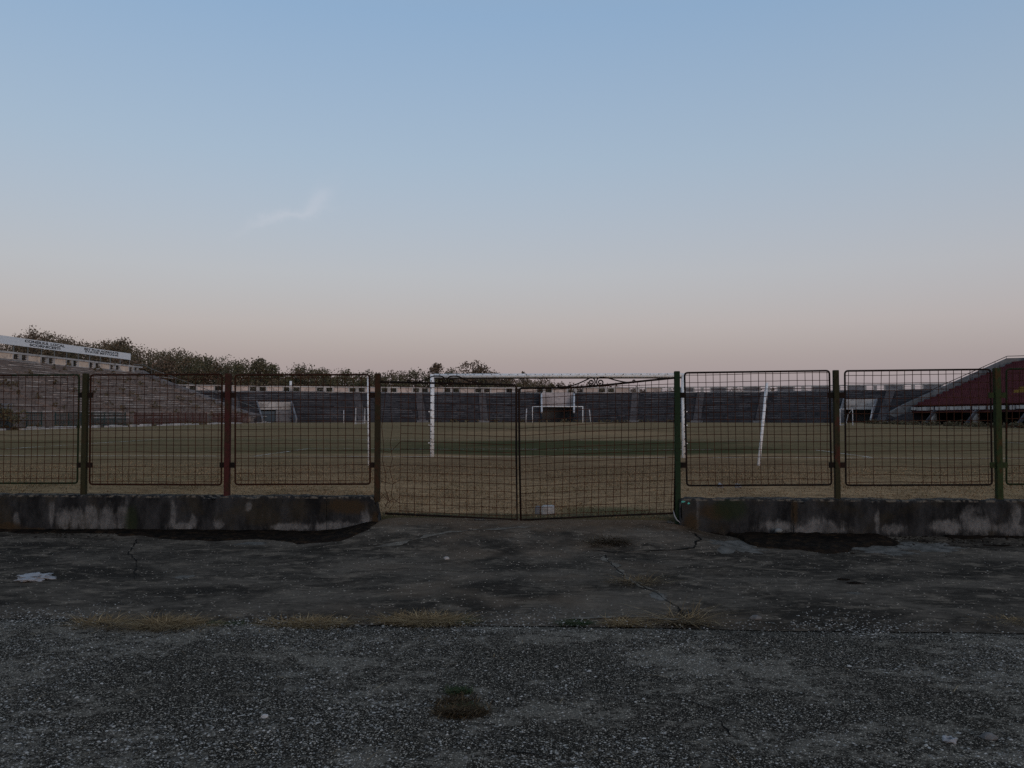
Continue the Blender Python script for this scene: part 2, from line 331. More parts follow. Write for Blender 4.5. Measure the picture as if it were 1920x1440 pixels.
# ---- cracks in the asphalt, with sand washed into them
M_CRACK = NT('crack_dark').col((.006, .0055, .005)).m; M_SAND = worn('washed_sand', (.10, .088, .072), (.19, .168, .138), 9, (.05, .045, .04), 16, .95, .6)
def strip(name, pts, w, mat, lift, lab, seed):
    P_ = [gp(a, b, float(z_apron(gp(a, b, .03).x, gp(a, b, .03).y))) for a, b in pts]; v = []; q = []
    for a, b in zip(P_[:-1], P_[1:]):
        n = max(2, int((b - a).length / .03)); q += [a.lerp(b, k / n) for k in range(n)]
    for k, p_ in enumerate(q):
        t_ = (q[min(k + 1, len(q) - 1)] - q[max(k - 1, 0)]); t_ = Vector((t_.x, t_.y)).normalized(); nx, ny = -t_.y, t_.x
        j_ = .05 * mnoise.noise((k * .13, seed, 0)) + .02 * mnoise.noise((k * .6, seed, 4)); ww = w * max(.12, .65 + 1.1 * mnoise.noise((k * .17, seed, 9))) * min(1, (k + .3) / 4, (len(q) - k - .7) / 4)
        for s_ in (-1, 1): X_ = p_.x + nx * (j_ + s_ * ww); Y_ = p_.y + ny * (j_ + s_ * ww); v.append((X_, Y_, float(z_apron(X_, Y_)) + lift))
    f = [(2 * k, 2 * k + 1, 2 * k + 3, 2 * k + 2) for k in range(len(q) - 1)]
    tag(link(name, npmesh(name, v, f, mat, True)), lab, name.replace('_', ' '), 'cracks in the asphalt', 'stuff')
for i, (nm, pts, w, lab) in enumerate([('sand_streak', [(1120, 1040), (1150, 1058), (1172, 1080), (1200, 1098), (1240, 1112)], .045, 'sand washed along the crack below the gate'), ('sand_streak', [(700, 1012), (735, 1001), (800, 992), (900, 987), (1000, 984)], .05, 'sand strip along the upper edge of the ramp'),
        ('sand_streak', [(1060, 1160), (1120, 1157), (1200, 1158), (1290, 1162)], .03, 'sand bank behind the right joint tufts'), ('crack', [(1100, 1030), (1150, 1036), (1200, 1031), (1260, 1028), (1300, 1020), (1314, 1010), (1296, 998)], .014, 'dark crack round the right edge of the ramp'), ('crack', [(1130, 1040), (1170, 1078), (1215, 1105), (1270, 1135), (1290, 1160)], .008, 'crack running down from the gate clump to the joint'),
        ('crack', [(255, 1010), (240, 1035), (262, 1060), (250, 1090)], .006, 'thin crack at the left of the far slab'), ('crack', [(640, 1075), (760, 1066), (860, 1072), (930, 1066)], .006, 'thin crack across the middle of the far slab'), ('crack', [(1240, 1300), (1330, 1330), (1370, 1380), (1480, 1410)], .005, 'hair crack in the near slab right of middle'), ('crack', [(905, 1395), (950, 1405), (1010, 1418), (1060, 1424)], .006, 'short dark crack at the lower middle')]):
    strip(nm, pts, w, M_SAND if nm == 'sand_streak' else M_CRACK, .004 if nm == 'sand_streak' else .006, lab, i * 3.7 + 1)
# ---- loose stones
M_STONE = NT('stone_chip'); M_STONE.col(M_STONE.mix(M_STONE.math('POWER', M_STONE.island(), 1.6), (.06, .058, .053), (.46, .44, .405))); M_STONE.b.inputs['Roughness'].default_value = .8; M_STONE = M_STONE.m
_o = np.array([(1, 0, 0), (.3, .95, 0), (-.8, .6, 0), (-.85, -.55, 0), (.25, -1, 0), (.15, .1, .8), (-.2, -.15, .75)], np.float32)
_of = np.array([(0, 1, 5), (1, 2, 5), (2, 6, 5), (2, 3, 6), (3, 4, 6), (4, 5, 6), (4, 0, 5)])
def stones(name, X, Y, s, lift, label, mat=None, cat='gravel'):
    n = len(X); a = rng.random(n) * 6.283; q = _o[None] * (1 + .5 * (rng.random((n, 7, 1)) - .5)); sx_ = s * (.7 + .7 * rng.random(n)); sy_ = s * (.6 + .5 * rng.random(n)); sz_ = s * (.35 + .5 * rng.random(n))
    x = q[..., 0] * sx_[:, None]; y = q[..., 1] * sy_[:, None]; z = q[..., 2] * sz_[:, None]
    ca, sa = np.cos(a)[:, None], np.sin(a)[:, None]; zz = z_apron(X, Y)
    v = np.stack([X[:, None] + x * ca - y * sa, Y[:, None] + x * sa + y * ca, zz[:, None] + z - lift], -1).reshape(-1, 3)
    f = (_of[None] + 7 * np.arange(n)[:, None, None]).reshape(-1, 3)
    tag(link(name, npmesh(name, v, f, mat or M_STONE)), label, cat, None, 'stuff')
N = 165000; Y = 3.0 + 4.3 * rng.random(N); X = (rng.random(N) * 2 - 1) * (Y * .85 + .6)
dens = fbm(X * 1.3, Y * 2.0, 7, 5); keep = (rng.random(N) < np.clip((dens - .38) * 4.0, .10, 1)) & (rng.random(N) < np.clip(1.25 - (Y - 3) * .12, .3, 1)) & (rng.random(N) < 1 - .97 * sstep(6.25, 7.2, Y + .5 * (fbm(X * 1.5, Y * 1.5, 40) - .5))); X, Y = X[keep], Y[keep]
stones('gravel_chips', X, Y, .0026 + .0085 * rng.random(len(X)) ** 3.0, .0012, 'loose grey stone chips strewn over the near asphalt')
n = 420; Yb = 3.2 + 3.1 * rng.random(n); Xb = (rng.random(n) * 2 - 1) * Yb * .75; stones('loose_stones', Xb, Yb, .010 + .010 * rng.random(n) ** 2, .003, 'larger loose stones lying among the gravel chips')
N = 3000; Y = 6.5 + 4.4 * rng.random(N) ** 1.4; X = (rng.random(N) * 2 - 1) * (Y * .75)
keep = rng.random(N) < np.clip((fbm(X * .9, Y * 1.4, 21) - .36) * 3, .03, 1) + .35 * sstep(.5, 2.5, X) * (1 - sstep(3, 6, X)); X, Y = X[keep], Y[keep]
stones('scattered_stones', X, Y, .0022 + .0065 * rng.random(len(X)) ** 3.5, .001, 'small pale stones scattered on the far asphalt')

Xa = np.concatenate([rng.uniform(3.0, 6.6, 900), rng.uniform(-7.2, -2.4, 700)]); Ya = 11.0 - np.abs(rng.normal(0, 1, 1600)) * np.where(Xa > 0, .62, .34) * (.3 + fbm(Xa * 2, 1.0, 6)); kk = Ya > 9.4
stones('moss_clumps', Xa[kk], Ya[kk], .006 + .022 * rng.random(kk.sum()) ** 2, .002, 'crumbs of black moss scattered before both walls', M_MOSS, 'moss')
# ================================================================== PARAPET WALLS of the fence
t = NT('blackened_concrete')
n1 = t.noise(3.2, 6, (1, 1, .35), .62); n2 = t.noise(11, 6, (1, 1, .45), .66); nn = t.math('ADD', t.math('MULTIPLY', n1, .6), t.math('MULTIPLY', n2, .4))
c = t.mix(t.step(nn, .38, .66), (.012, .012, .0125), (.045, .045, .046))
c = t.mix(t.math('MULTIPLY', t.step(t.noise(2.1, 5), .48, .66), .55), c, (.042, .034, .022))
n3 = t.noise(9, 7, (1.5, 1, .5), .72)
pale = t.math('ADD', t.math('MULTIPLY', t.attr('pale'), 1.15), t.math('MULTIPLY', t.math('SUBTRACT', t.math('ADD', t.math('MULTIPLY', n3, .65), t.math('MULTIPLY', t.noise(3.5, 6), .35)), .5), 3.2))
c = t.mix(t.math('MULTIPLY', t.step(pale, .25, .95), t.math('ADD', .35, t.math('MULTIPLY', t.step(t.noise(6, 7, (1, 1, .6), .75), .38, .62), .6))), c, t.mix(t.noise(16, 6, rough=.7), (.07, .068, .066), (.24, .236, .23)))
c = t.mix(t.math('MULTIPLY', t.step(t.math('ADD', t.attr('rust'), t.math('MULTIPLY', t.math('SUBTRACT', n2, .5), 1.0)), .3, .8), .8), c, (.045, .030, .016))
c = t.mix(t.math('MULTIPLY', t.step(t.math('ADD', t.attr('green'), t.math('MULTIPLY', t.math('SUBTRACT', n2, .5), 1.0)), .3, .8), .8), c, (.020, .027, .014))
c = t.mix(t.step(t.math('ADD', t.attr('teal'), t.math('MULTIPLY', t.math('SUBTRACT', n2, .5), 1.2)), .45, .6), c, (.10, .42, .36))
c = t.mix(t.math('MULTIPLY', t.step(t.attr('top'), .4, .9), t.step(t.noise(14, 5), .46, .6)), c, (.12, .105, .085))
t.col(c); t.b.inputs['Roughness'].default_value = .9; t.bump(t.math('ADD', t.noise(30, 6, rough=.7), t.math('MULTIPLY', n2, .8)), .9, .012); M_WALL = t.m
WF, WB, WT = 11.0, 11.26, 0.505
STAINS = dict(
 pale=[(97, 962, 6, 20), (122, 970, 16, 22), (145, 975, 18, 18), (172, 972, 12, 24), (200, 970, 14, 24), (228, 968, 10, 24), (325, 965, 5, 22), (364, 978, 7, 11), (345, 987, 20, 7), (545, 988, 35, 7), (640, 988, 45, 9), (655, 992, 30, 9), (466, 950, 5, 7), (686, 972, 8, 18), (30, 975, 5, 14), (410, 985, 9, 9),
       (1308, 965, 3, 24), (1465, 987, 28, 9), (1540, 987, 32, 12), (1530, 994, 60, 7), (1675, 992, 18, 8), (1775, 988, 24, 13), (1815, 970, 17, 20), (1833, 985, 22, 14), (1905, 965, 8, 20), (1895, 992, 28, 9), (1645, 980, 4, 18)],
 rust=[(15, 988, 30, 9), (60, 995, 40, 5), (1296, 985, 14, 20), (650, 950, 40, 14), (1340, 960, 30, 14), (705, 975, 8, 16), (1490, 960, 6, 30)],
 green=[(246, 975, 13, 26), (690, 992, 16, 8), (1370, 955, 30, 20)], teal=[(1281, 941, 4, 2.2), (1291, 943, 3, 2.0)])
def make_wall(root, x0, x1, left_end, right_end):
    xs = np.unique(np.concatenate([np.arange(x0, x1, .022), [x1]])); prof = []
    for k in range(26): prof.append((0, -.12 + (WT + .12 - .018) * k / 25))
    prof += [(.012, WT - .003), (.03, WT)]; prof += [(.03 + .2 * k / 8, WT) for k in range(1, 9)]; prof += [(.248, WT - .01), (.26, WT - .03), (.26, .2), (.26, -.12)]
    P = np.array(prof); m = len(P); n = len(xs)
    X = np.repeat(xs[:, None], m, 1); Yv = WF + np.repeat(P[None, :, 0], n, 0); Z = np.repeat(P[None, :, 1], n, 0)
    isTop = (P[:, 1] > WT - .02)[None].repeat(n, 0)
    Z = Z + np.where(isTop, .026 * (fbm(X * 7, Yv * 9, 3, 6) - .5) - .03 * sstep(.60, .8, fbm(X * 2.2, Yv * 3, 14)), 0)
    Yv = Yv + .014 * (fbm(X * 4, Z * 6, 1) - .5) * np.where(P[None, :, 0] < .13, 1, -1)
    jo = .0
    for end, sgn in ((x1, 1), (x0, -1)):
        if (sgn > 0 and right_end) or (sgn < 0 and left_end):
            d = (end - X) * sgn; wgt = np.clip(1 - d / .30, 0, 1) ** 2
            amt = .10 * fbm(Z * 9, Yv * 9, 2 + sgn) + .07 * sstep(.25, .5, Z) * (1 if sgn > 0 else .25)
            X = X - sgn * wgt * amt * (1.0 if sgn > 0 else .8)
            Z = Z - isTop * np.clip(1 - d / .12, 0, 1) * .05 * fbm(X * 12, Yv * 12, 5)
    v = np.stack([X, Yv, Z], -1).reshape(-1, 3); i = np.arange(n * m).reshape(n, m)
    f = np.stack([i[:-1, :-1], i[1:, :-1], i[1:, 1:], i[:-1, 1:]], -1).reshape(-1, 4)
    # the two end faces
    caps = []
    for row, s in ((0, 1), (n - 1, -1)):
        for k in range(m // 2 - 1):
            a, b, c_, d_ = i[row, k], i[row, k + 1], i[row, m - 2 - k], i[row, m - 1 - k]
            caps.append((a, b, c_, d_) if s > 0 else (d_, c_, b, a))
    f = np.concatenate([f, np.array(caps)])
    me = npmesh('wall_section', v, f, M_WALL, True)
    fr = (np.repeat(P[None, :, 0], n, 0) < .02).ravel()
    for key, lst in STAINS.items():
        a = np.zeros(len(v))
        for (px, py, rx, ry) in lst:
            c0 = at(px, py, WF); sx_, sz_ = rx / 139, ry / 139
            a = np.maximum(a, np.exp(-(np.abs((v[:, 0] - c0.x) / (1.25 * sx_)) ** 2 + np.abs((v[:, 2] - c0.z) / (1.2 * sz_)) ** 2)))
        a *= fr
        at_ = me.attributes.new(key, 'FLOAT', 'POINT'); at_.data.foreach_set('value', a.astype(np.float32))
    at_ = me.attributes.new('top', 'FLOAT', 'POINT'); at_.data.foreach_set('value', isTop.ravel().astype(np.float32))
    return link('wall_section', me, root)
wl_root = empty('low_wall', (-5, 11.1, 0), 'low blackened concrete wall left of the gate, patched with pale stains', 'wall')
GLx = at(708, 930, 11.0).x + .06; GRx = at(1269, 930, 11.0).x
j1 = at(612, 960, 11).x
make_wall(wl_root, -16, -11.5, 0, 0); make_wall(wl_root, -11.494, j1 - .004, 0, 0); make_wall(wl_root, j1 + .004, GLx, 0, 1)
wr_root = empty('low_wall', (5, 11.1, 0), 'low blackened concrete wall right of the gate, teal paint splash on its end', 'wall')
j2 = at(1487, 960, 11).x
make_wall(wr_root, GRx, j2 - .004, 1, 0); make_wall(wr_root, j2 + .004, 9.5, 0, 0); make_wall(wr_root, 9.506, 16, 0, 0)

# ================================================================== FENCE POSTS, PANELS, GATE
def rusty(name, paint, rust=(.075, .030, .016), amt=(.42, .62), dark=(.018, .012, .009)):
    t = NT(name); n = t.noise(5, 6, (1, 1, .6), .68); c = t.mix(t.step(n, *amt), paint, rust)
    c = t.mix(t.math('MULTIPLY', t.step(t.noise(24, 5), .5, .7), .6), c, dark); t.col(c); t.b.inputs['Roughness'].default_value = .75; t.bump(t.noise(70, 5), .5, .003); return t.m
M_OLIVE = rusty('olive_paint', (.032, .031, .017), (.042, .028, .015), (.5, .7)); M_RED = rusty('dark_red_paint', (.060, .019, .018), (.044, .026, .017), (.45, .6)); M_BROWN = rusty('rust_brown', (.034, .028, .017), (.050, .025, .015), (.48, .64))
M_GREEN = rusty('green_paint', (.019, .034, .018), (.030, .031, .017), (.55, .75)); M_MIXED = rusty('red_green_paint', (.034, .032, .018), (.060, .024, .017), (.48, .58)); M_OLG = rusty('olive_green_paint', (.030, .042, .018), (.06, .035, .016), (.5, .65))
M_FRAME = rusty('rusted_frame', (.030, .012, .008), (.045, .018, .010)); M_FRAMEG = rusty('green_frame', (.016, .026, .012), (.04, .016, .01), (.5, .62)); M_WIRE = rusty('rusted_wire', (.060, .024, .013), (.036, .015, .009)); M_DARKFR = rusty('dark_frame', (.012, .010, .009), (.024, .014, .011))
FY = 11.12
posts = [(159, 700, M_OLIVE, 'olive fence post, second to the left of the gate', .034), (427, 700, M_RED, 'dark red fence post left of the gate', .036), (708, 700, M_BROWN, 'rust brown gate post on the left wall end', .036),
         (1270, 696, M_GREEN, 'green painted gate post on the right wall end', .036), (1568.5, 694, M_MIXED, 'red and green flaking fence post right of the gate', .034), (1871, 690, M_OLG, 'olive green fence post near the right edge', .038)]
FL = empty('wire_fence', (-5, FY, WT), 'rusty wire mesh fence on the low wall left of the gate', 'fence', 'fences beside the gate')
FR = empty('wire_fence', (5, FY, WT), 'wire mesh fence on the low wall right of the gate with a green gate post', 'fence', 'fences beside the gate')
for (px, py, m, lab, hw) in posts:
    top = at(px, py, FY); bot = at(px, 931, FY); x = (top.x + bot.x) / 2
    pst = MB().cbox(x - hw, x + hw, FY - hw, FY + hw, WT - .08 if m is not M_GREEN else .10, top.z, .006).build('fence_post', m, FL if px < 960 else FR)
    tag(pst, lab)
    for py2 in (741, 872):
        z = at(px, py2, FY).z
        for s in (-1, 1):
            if (m is M_BROWN and s > 0) or (m is M_GREEN and s < 0): continue
            r = .105 if s > 0 else .10
            xa, xb = sorted((x + s * (hw - .004), x + s * (hw + r - .03)))
            MB().cbox(xa, xb, FY - .012, FY + .012, z - .036, z + .036, .004).build('bracket', m if m in (M_OLG,) else M_DARKFR, pst)
def rod_loop(q, r, rad, mb, n=5):          # rounded rectangle through the 4 corners of q
    pts = []
    for i in range(4):
        p, a, b = q[i], q[i - 1], q[(i + 1) % 4]
        da = (a - p).normalized(); db = (b - p).normalized()
        for k in range(n + 1):
            t_ = k / n; pts.append((p + da * rad) * (1 - t_) ** 2 + p * 2 * t_ * (1 - t_) + (p + db * rad) * t_ ** 2)
    mb.tube(pts, r, 8, True)
def bil(q, u, v):                          # q = TL, TR, BR, BL ; u right, v down
    return (q[0] * (1 - u) + q[1] * u) * (1 - v) + (q[3] * (1 - u) + q[2] * u) * v
def wav(p, k, a): return p + Vector((a * mnoise.noise((p.x * 1.1 + k, p.z * 1.3, k)), 0, a * mnoise.noise((p.x * 1.3, p.z * 1.1 + k, k + 9)))) + Vector((.35 * a * mnoise.noise((p.x * 5 + k, p.z * 5, k)), 0, .35 * a * mnoise.noise((p.x * 5, p.z * 5 + k, k + 4))))
def panel(corn, mf, lab, seed, missing=()):
    q = [at(a, b, FY) for a, b in corn]; c0 = (q[2] + q[3]) / 2
    mb = MB(); rod_loop(q, .0125, .045, mb); root = mb.build('mesh_panel', mf, FL if c0.x < 0 else FR, True); tag(root, lab)
    wdt = (q[1] - q[0]).length; hgt = (q[3] - q[0]).length; nv = round(wdt / .1005); nh = round(hgt / .1005)
    rr = random.Random(seed); off = rr.uniform(.2, .9)
    for k in range(nv):
        u = (k + off) / nv
        if u > .985: continue
        du = rr.uniform(-.004, .004); v1 = 1.0
        if k in missing: v1 = .86
        pts = [wav(bil(q, u + du * j / 6 + .004 * math.sin(seed + k), v1 * j / 6), seed, .012) + Vector((0, -.011, 0)) for j in range(7)]
        MB().tube(pts, .0042, 5).build('vertical_wire', M_WIRE, root)
    offh = rr.uniform(.25, .85)
    for k in range(nh):
        v = (k + offh) / nh
        if v > .985: continue
        dv = rr.uniform(-.006, .006)
        pts = [wav(bil(q, j / 8, v + dv * j / 8), seed + 5, .015) + Vector((0, -.004, 0)) for j in range(9)]
        MB().tube(pts, .0042, 5).build('horizontal_wire', M_WIRE, root)
panel([(-112, 704), (148.5, 703), (145, 906), (-114, 906)], M_FRAMEG, 'green framed rusty mesh fence panel cut by the left picture edge', 3)
panel([(170, 703), (416.5, 702), (415, 909), (168, 908)], M_FRAME, 'rusty mesh fence panel between olive post and dark red post', 11)
panel([(441, 703), (692.5, 702.5), (694, 907.5), (441, 908.5)], M_FRAME, 'rusty mesh fence panel between dark red post and rust brown gate post', 23)
panel([(1283.5, 699), (1555, 695), (1559, 909), (1288, 910.5)], M_DARKFR, 'dark framed mesh fence panel just right of the green gate post', 37)
panel([(1584, 695.5), (1857, 692.5), (1860, 909), (1586, 910)], M_DARKFR, 'dark framed mesh fence panel between flaking post and olive green post', 41, (2, 4, 6, 7, 8))
panel([(1887, 692), (2168, 687), (2170, 907), (1887, 908)], M_FRAMEG, 'mesh fence panel cut by the right picture edge', 53)

GY = 11.12
def P(px, py, dy=0.0): v = at(px, py, GY); v.y += dy; return v
# -- left leaf
gl = empty('gate_leaf', (P(845, 975).x, GY, P(845, 975).z), 'left wire gate leaf with torn mesh on its hinge side', 'gate', 'leaves of the double gate')
MB().tube([P(713, 716), P(730, 716.5), P(845, 719), P(960, 721.5), P(966, 722.5), P(968, 727), P(968, 850), P(969.5, 974), P(850, 968.5), P(722, 963)], .0135, 8).build('frame', M_DARKFR, gl, True)
ql = [P(752, 717), P(968, 722), P(968, 974), P(750, 964)]
for k in range(16):
    u = k / 15.6; MB().tube([wav(bil(ql, u, .03 + .96 * j / 8), 61, .008) + Vector((0, -.012, 0)) for j in range(9)], .0042, 5).build('vertical_wire', M_WIRE, gl)
hb = {7: [(714, 845), (732, 848)], 10: [(714, 872), (730, 875)], 11: [(714, 887), (733, 885)], 12: [(714, 902), (735, 908)], 14: [(716, 925), (728, 938), (742, 942)], 15: [(722, 948), (736, 935)]}
for k in range(17):
    v = (k + .6) / 17; pts = [wav(bil(ql, j / 8, v), 67, .009) + Vector((0, -.004, 0)) for j in range(9)]
    if k in hb: pts = [P(a, b, -.004) for a, b in hb[k]] + pts
    MB().tube(pts, .0042, 5).build('horizontal_wire', M_WIRE, gl)
for pts in ([(722, 719), (735, 722), (750, 724), (753, 737), (748, 742)], [(724, 722), (721, 760), (716, 800), (720, 840), (717, 862), (724, 890), (722, 915), (729, 935), (722, 952)], [(734, 724), (733, 770), (736, 800), (732, 830), (736, 860), (731, 880), (737, 905), (734, 925), (738, 945), (730, 955)], [(714, 934), (722, 925), (732, 942), (728, 952), (720, 943)]):
    MB().tube([P(a, b, -.008) for a, b in pts], .0042, 5).build('loose_wire', M_WIRE, gl)
# -- right leaf
gr = empty('gate_leaf', (P(1120, 970).x, GY, P(1120, 970).z), 'right wire gate leaf with its top bar bent upwards', 'gate', 'leaves of the double gate')
MB().tube([P(976.5, 976), P(974, 850), P(973, 735), P(974, 729.5), P(978, 728), P(1020, 727.5), P(1060, 727), P(1100, 725), P(1150, 720.5), P(1210, 714), P(1266, 708.5)], .0135, 8).build('frame', M_DARKFR, gr, True)
MB().tube([P(977, 975), P(1080, 970), P(1180, 965.5), P(1267, 962)], .0125, 8).build('bottom_bar', M_DARKFR, gr, True)
MB().tube([P(1266, 709), P(1266.5, 840), P(1264, 962)], .010, 8).build('hinge_bar', M_DARKFR, gr, True)
qr = [P(974, 730), P(1266, 714), P(1265, 962), P(977, 975)]
def topv(u):                                # the mesh stands a little proud of the bent top bar on the right
    return .005 if u < .3 else -.012
for k in range(21):
    u = (k + .7) / 21.2; lean = .006 * math.sin(k * 1.7)
    MB().tube([wav(bil(qr, u + .018 * (1 - j / 8) * (u > .25) + lean * (1 - j / 8), topv(u) + (.99 - topv(u)) * j / 8), 71, .012) + Vector((0, -.012, 0)) for j in range(9)], .0042, 5).build('vertical_wire', M_WIRE, gr)
for k in range(18):
    v = (k + .45) / 18; MB().tube([wav(bil(qr, j / 10, v - .012 * math.sin(j / 10 * 3.14) * (1 - v)), 77, .012) + Vector((0, -.004, 0)) for j in range(11)], .0042, 5).build('horizontal_wire', M_WIRE, gr)
# -- scroll ornaments welded on the top bars
def spline(pts, n=8):
    o = []
    for i in range(len(pts) - 1):
        p0, p1, p2, p3 = (np.array(pts[max(0, min(len(pts) - 1, i + k))], float) for k in (-1, 0, 1, 2))
        for k in range(n):
            t_ = k / n; o.append(tuple(.5 * ((2 * p1) + (-p0 + p2) * t_ + (2 * p0 - 5 * p1 + 4 * p2 - p3) * t_ * t_ + (-p0 + 3 * p1 - 3 * p2 + p3) * t_ ** 3)))
    o.append(pts[-1]); return o
def scroll(parent, cl, crr, tail_l, tail_r, rad):
    for (cx, cy), tail, s in ((cl, tail_l, -1), (crr, tail_r, 1)):
        tx, ty = tail[-1]; curl = [(tx - s * 3.0 * math.sin(a) * (1 - a / 9), ty - 3 + 3.0 * math.cos(a) * (1 - a / 9)) for a in np.linspace(5.2, 0, 10)]
        body = spline(list(reversed(tail)) + [(cx + s * 1, cy - rad - 3.2)], 6)
        sp = []
        for k in range(34):
            f = k / 33; a = math.pi / 2 + f * 2 * math.pi * 1.7; rr_ = (rad + 3.2) * (1 - min(f / .12, 1) * .28) * (1 - .78 * max(0, f - .12) / .88)
            sp.append((cx + s * rr_ * math.cos(a), cy - rr_ * math.sin(a)))
        pts = [P(a, b, -.004 + .006 * s) for a, b in curl + body + sp[1:]]
        MB().tube(pts, .0085, 6).build('scroll', M_DARKFR, parent, True)
scroll(gl, (827.5, 715), (845.5, 715), [(812, 705.5), (800, 711), (783, 716), (766, 717.5)], [(860, 706), (874, 713), (890, 717), (904, 719)], 6.5)
scroll(gr, (1109, 717.5), (1125.5, 717), [(1098, 713), (1082, 720), (1065, 724.5), (1045, 726.5)], [(1137, 708), (1155, 713), (1172, 716.5), (1189, 717.5)], 6.5)
# ================================================================== STANDS
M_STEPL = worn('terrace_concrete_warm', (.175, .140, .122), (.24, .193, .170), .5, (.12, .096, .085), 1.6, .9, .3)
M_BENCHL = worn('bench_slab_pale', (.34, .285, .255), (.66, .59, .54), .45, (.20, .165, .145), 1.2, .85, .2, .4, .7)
M_STEPF = worn('terrace_concrete_shaded', (.036, .037, .043), (.062, .063, .072), .4, (.027, .028, .033), 1.5, .9, .3)  # bluish dark tone carries the far stand's shade in its colour
M_BENCHF = worn('bench_slab_shaded', (.085, .086, .095), (.22, .22, .235), .3, (.055, .056, .063), 1.0, .85, .2, .42, .8)  # far stand's shade put into the bench colour too, a step paler
M_CREAM = worn('cream_render', (.62, .48, .37), (.76, .60, .47), .5, (.45, .36, .30), 1.5, .9, .15)
M_PINK = worn('pinkish_render', (.46, .37, .32), (.62, .51, .45), .35, (.34, .28, .25), 1.3, .9, .15)
M_CONC = worn('pale_concrete', (.36, .34, .325), (.50, .475, .455), .5, (.24, .225, .215), 1.4, .9, .2)
M_GREYC = worn('grey_concrete', (.14, .14, .15), (.21, .21, .22), .6, (.09, .09, .10), 1.6, .9, .2)
M_STAIRF = worn('stair_concrete', (.075, .074, .082), (.12, .118, .128), .6, (.05, .05, .056), 1.6, .9, .2)
M_RECESS = worn('recess_concrete', (.07, .072, .075), (.11, .112, .115), .5, None, 2, .9, .2)
M_HEAD = worn('pinkish_header', (.38, .34, .34), (.50, .45, .45), .6, (.28, .25, .25), 2, .9, .2)
M_DARKC = worn('dark_concrete', (.02, .021, .025), (.038, .039, .045), .5, None, 2, .9, .2)  # near black, so the undercroft's shade sits in the colour
M_STEEL = worn('grey_steel', (.10, .11, .11), (.17, .18, .18), 3, None, 2, .6, .1)
M_WHITE = worn('white_paint', (.74, .75, .77), (.82, .83, .84), 3, (.55, .54, .52), 9, .5, .1, .3, .7)
M_DULLW = worn('dull_white_paint', (.45, .45, .47), (.60, .60, .62), 3, (.30, .29, .28), 6, .6, .1)
def parapet_kit(axis, a, b0, thick, z0, z1, per, first, n, M_PANEL, root, side):
    """wall with pairs of railed openings; axis = direction it runs; a = face coordinate"""
    def box(u0, u1, za, zb, name, mat, inset=0.0, th=None):
        th = th or thick; m = MB()
        lo, hi = (a + inset * side, a + (inset + th) * side); lo, hi = min(lo, hi), max(lo, hi)
        if axis == 'x': m.box(u0, u1, lo, hi, za, zb)
        else: m.box(lo, hi, u0, u1, za, zb)
        return m.build(name, mat, root)
    H = z1 - z0; zo0 = z0 + .14 * H; zo1 = z1 - .20 * H; ow, pw = 1.03, .50
    for k in range(n):
        c = first + per * k
        box(c - pw / 2, c + pw / 2, zo0, zo1, 'pillar', M_CONC, -.004)
        for s in (-1, 1):
            e0 = c + s * (pw / 2 + ow); e1 = e0 + s * .22; box(min(e0, e1), max(e0, e1), zo0, zo1, 'pillar', M_CONC, -.004)
            x0, x1 = sorted((c + s * pw / 2, c + s * (pw / 2 + ow)))
            for q in (.33, .68): box(x0, x1, zo0 + (zo1 - zo0) * q - .035, zo0 + (zo1 - zo0) * q + .035, 'rail', M_STEPF, thick * .4, .06)
        p0 = c + pw / 2 + ow + .22; p1 = c + per - pw / 2 - ow - .22
        if k < n - 1: box(p0, p1, zo0, zo1, 'parapet_panel', M_PANEL, .05, thick - .06)
    u0 = first - per / 2; u1 = first + per * (n - .5)
    box(u0, u1, z0 - .3, zo0, 'sill_beam', M_CONC, -.03, thick + .06); box(u0, u1, zo1, z1, 'coping_beam', M_CONC, -.05, thick + .10)
    p0 = u0; p1 = first - pw / 2 - ow - .22; box(p0, p1, zo0, zo1, 'parapet_panel', M_PANEL, .05, thick - .06)

# ---- left stand, along the touchline
ls = empty('terraced_stand', (-55, 90, ZP), 'long terraced concrete stand on the left with worn pinkish benches', 'stand')
LX0, LD, LN, LZ0, LZ1, LYa, LYb = -46.0, .80, 24, .85, 7.95, 48.0, 125.0
dz = (LZ1 - LZ0) / LN
laisles = [57, 68, 79, 90, 101, 112, 122]
rr = random.Random(4)
for i in range(LN):
    x1 = LX0 - LD * i; x0 = LX0 - LD * (i + 1); z = LZ0 + dz * (i + 1)
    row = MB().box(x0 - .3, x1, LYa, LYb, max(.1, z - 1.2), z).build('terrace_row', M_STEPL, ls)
    b = MB(); y = LYa + rr.uniform(0, 2)
    while y < LYb - 2:
        L = rr.uniform(4, 16)
        if rr.random() < .92 and not any(abs(y + L / 2 - q) < L / 2 + .7 for q in laisles):
            dzz = rr.uniform(-.02, .03); b.quadbox([(x1 - .30, y, z + .10), (x1 + .06, y, z + .10), (x1 + .06, y + L, z + .10), (x1 - .30, y + L, z + .10), (x1 - .30, y, z + .17), (x1 + .06, y, z + .17 + dzz), (x1 + .06, y + L, z + .17 - dzz), (x1 - .30, y + L, z + .17)])
            y += L + .06
        else: y += rr.uniform(.5, 2.2)
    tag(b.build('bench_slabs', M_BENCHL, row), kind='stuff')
for q in laisles:
    m = MB()
    for k in range(LN * 2):
        x1 = LX0 + .42 - LD / 2 * k; z = LZ0 + dz / 2 * (k + 1); m.box(x1 - LD / 2, x1, q - .6, q + .6, z - .5, z + .10)
    m.build('stair_flight', M_STEPL, ls)
parapet_kit('y', LX0 - LD * LN, 0, .25, LZ1, LZ1 + 1.15, 5.4, 124.5 - 5.4 * 9, 10, M_CREAM, ls, -1)
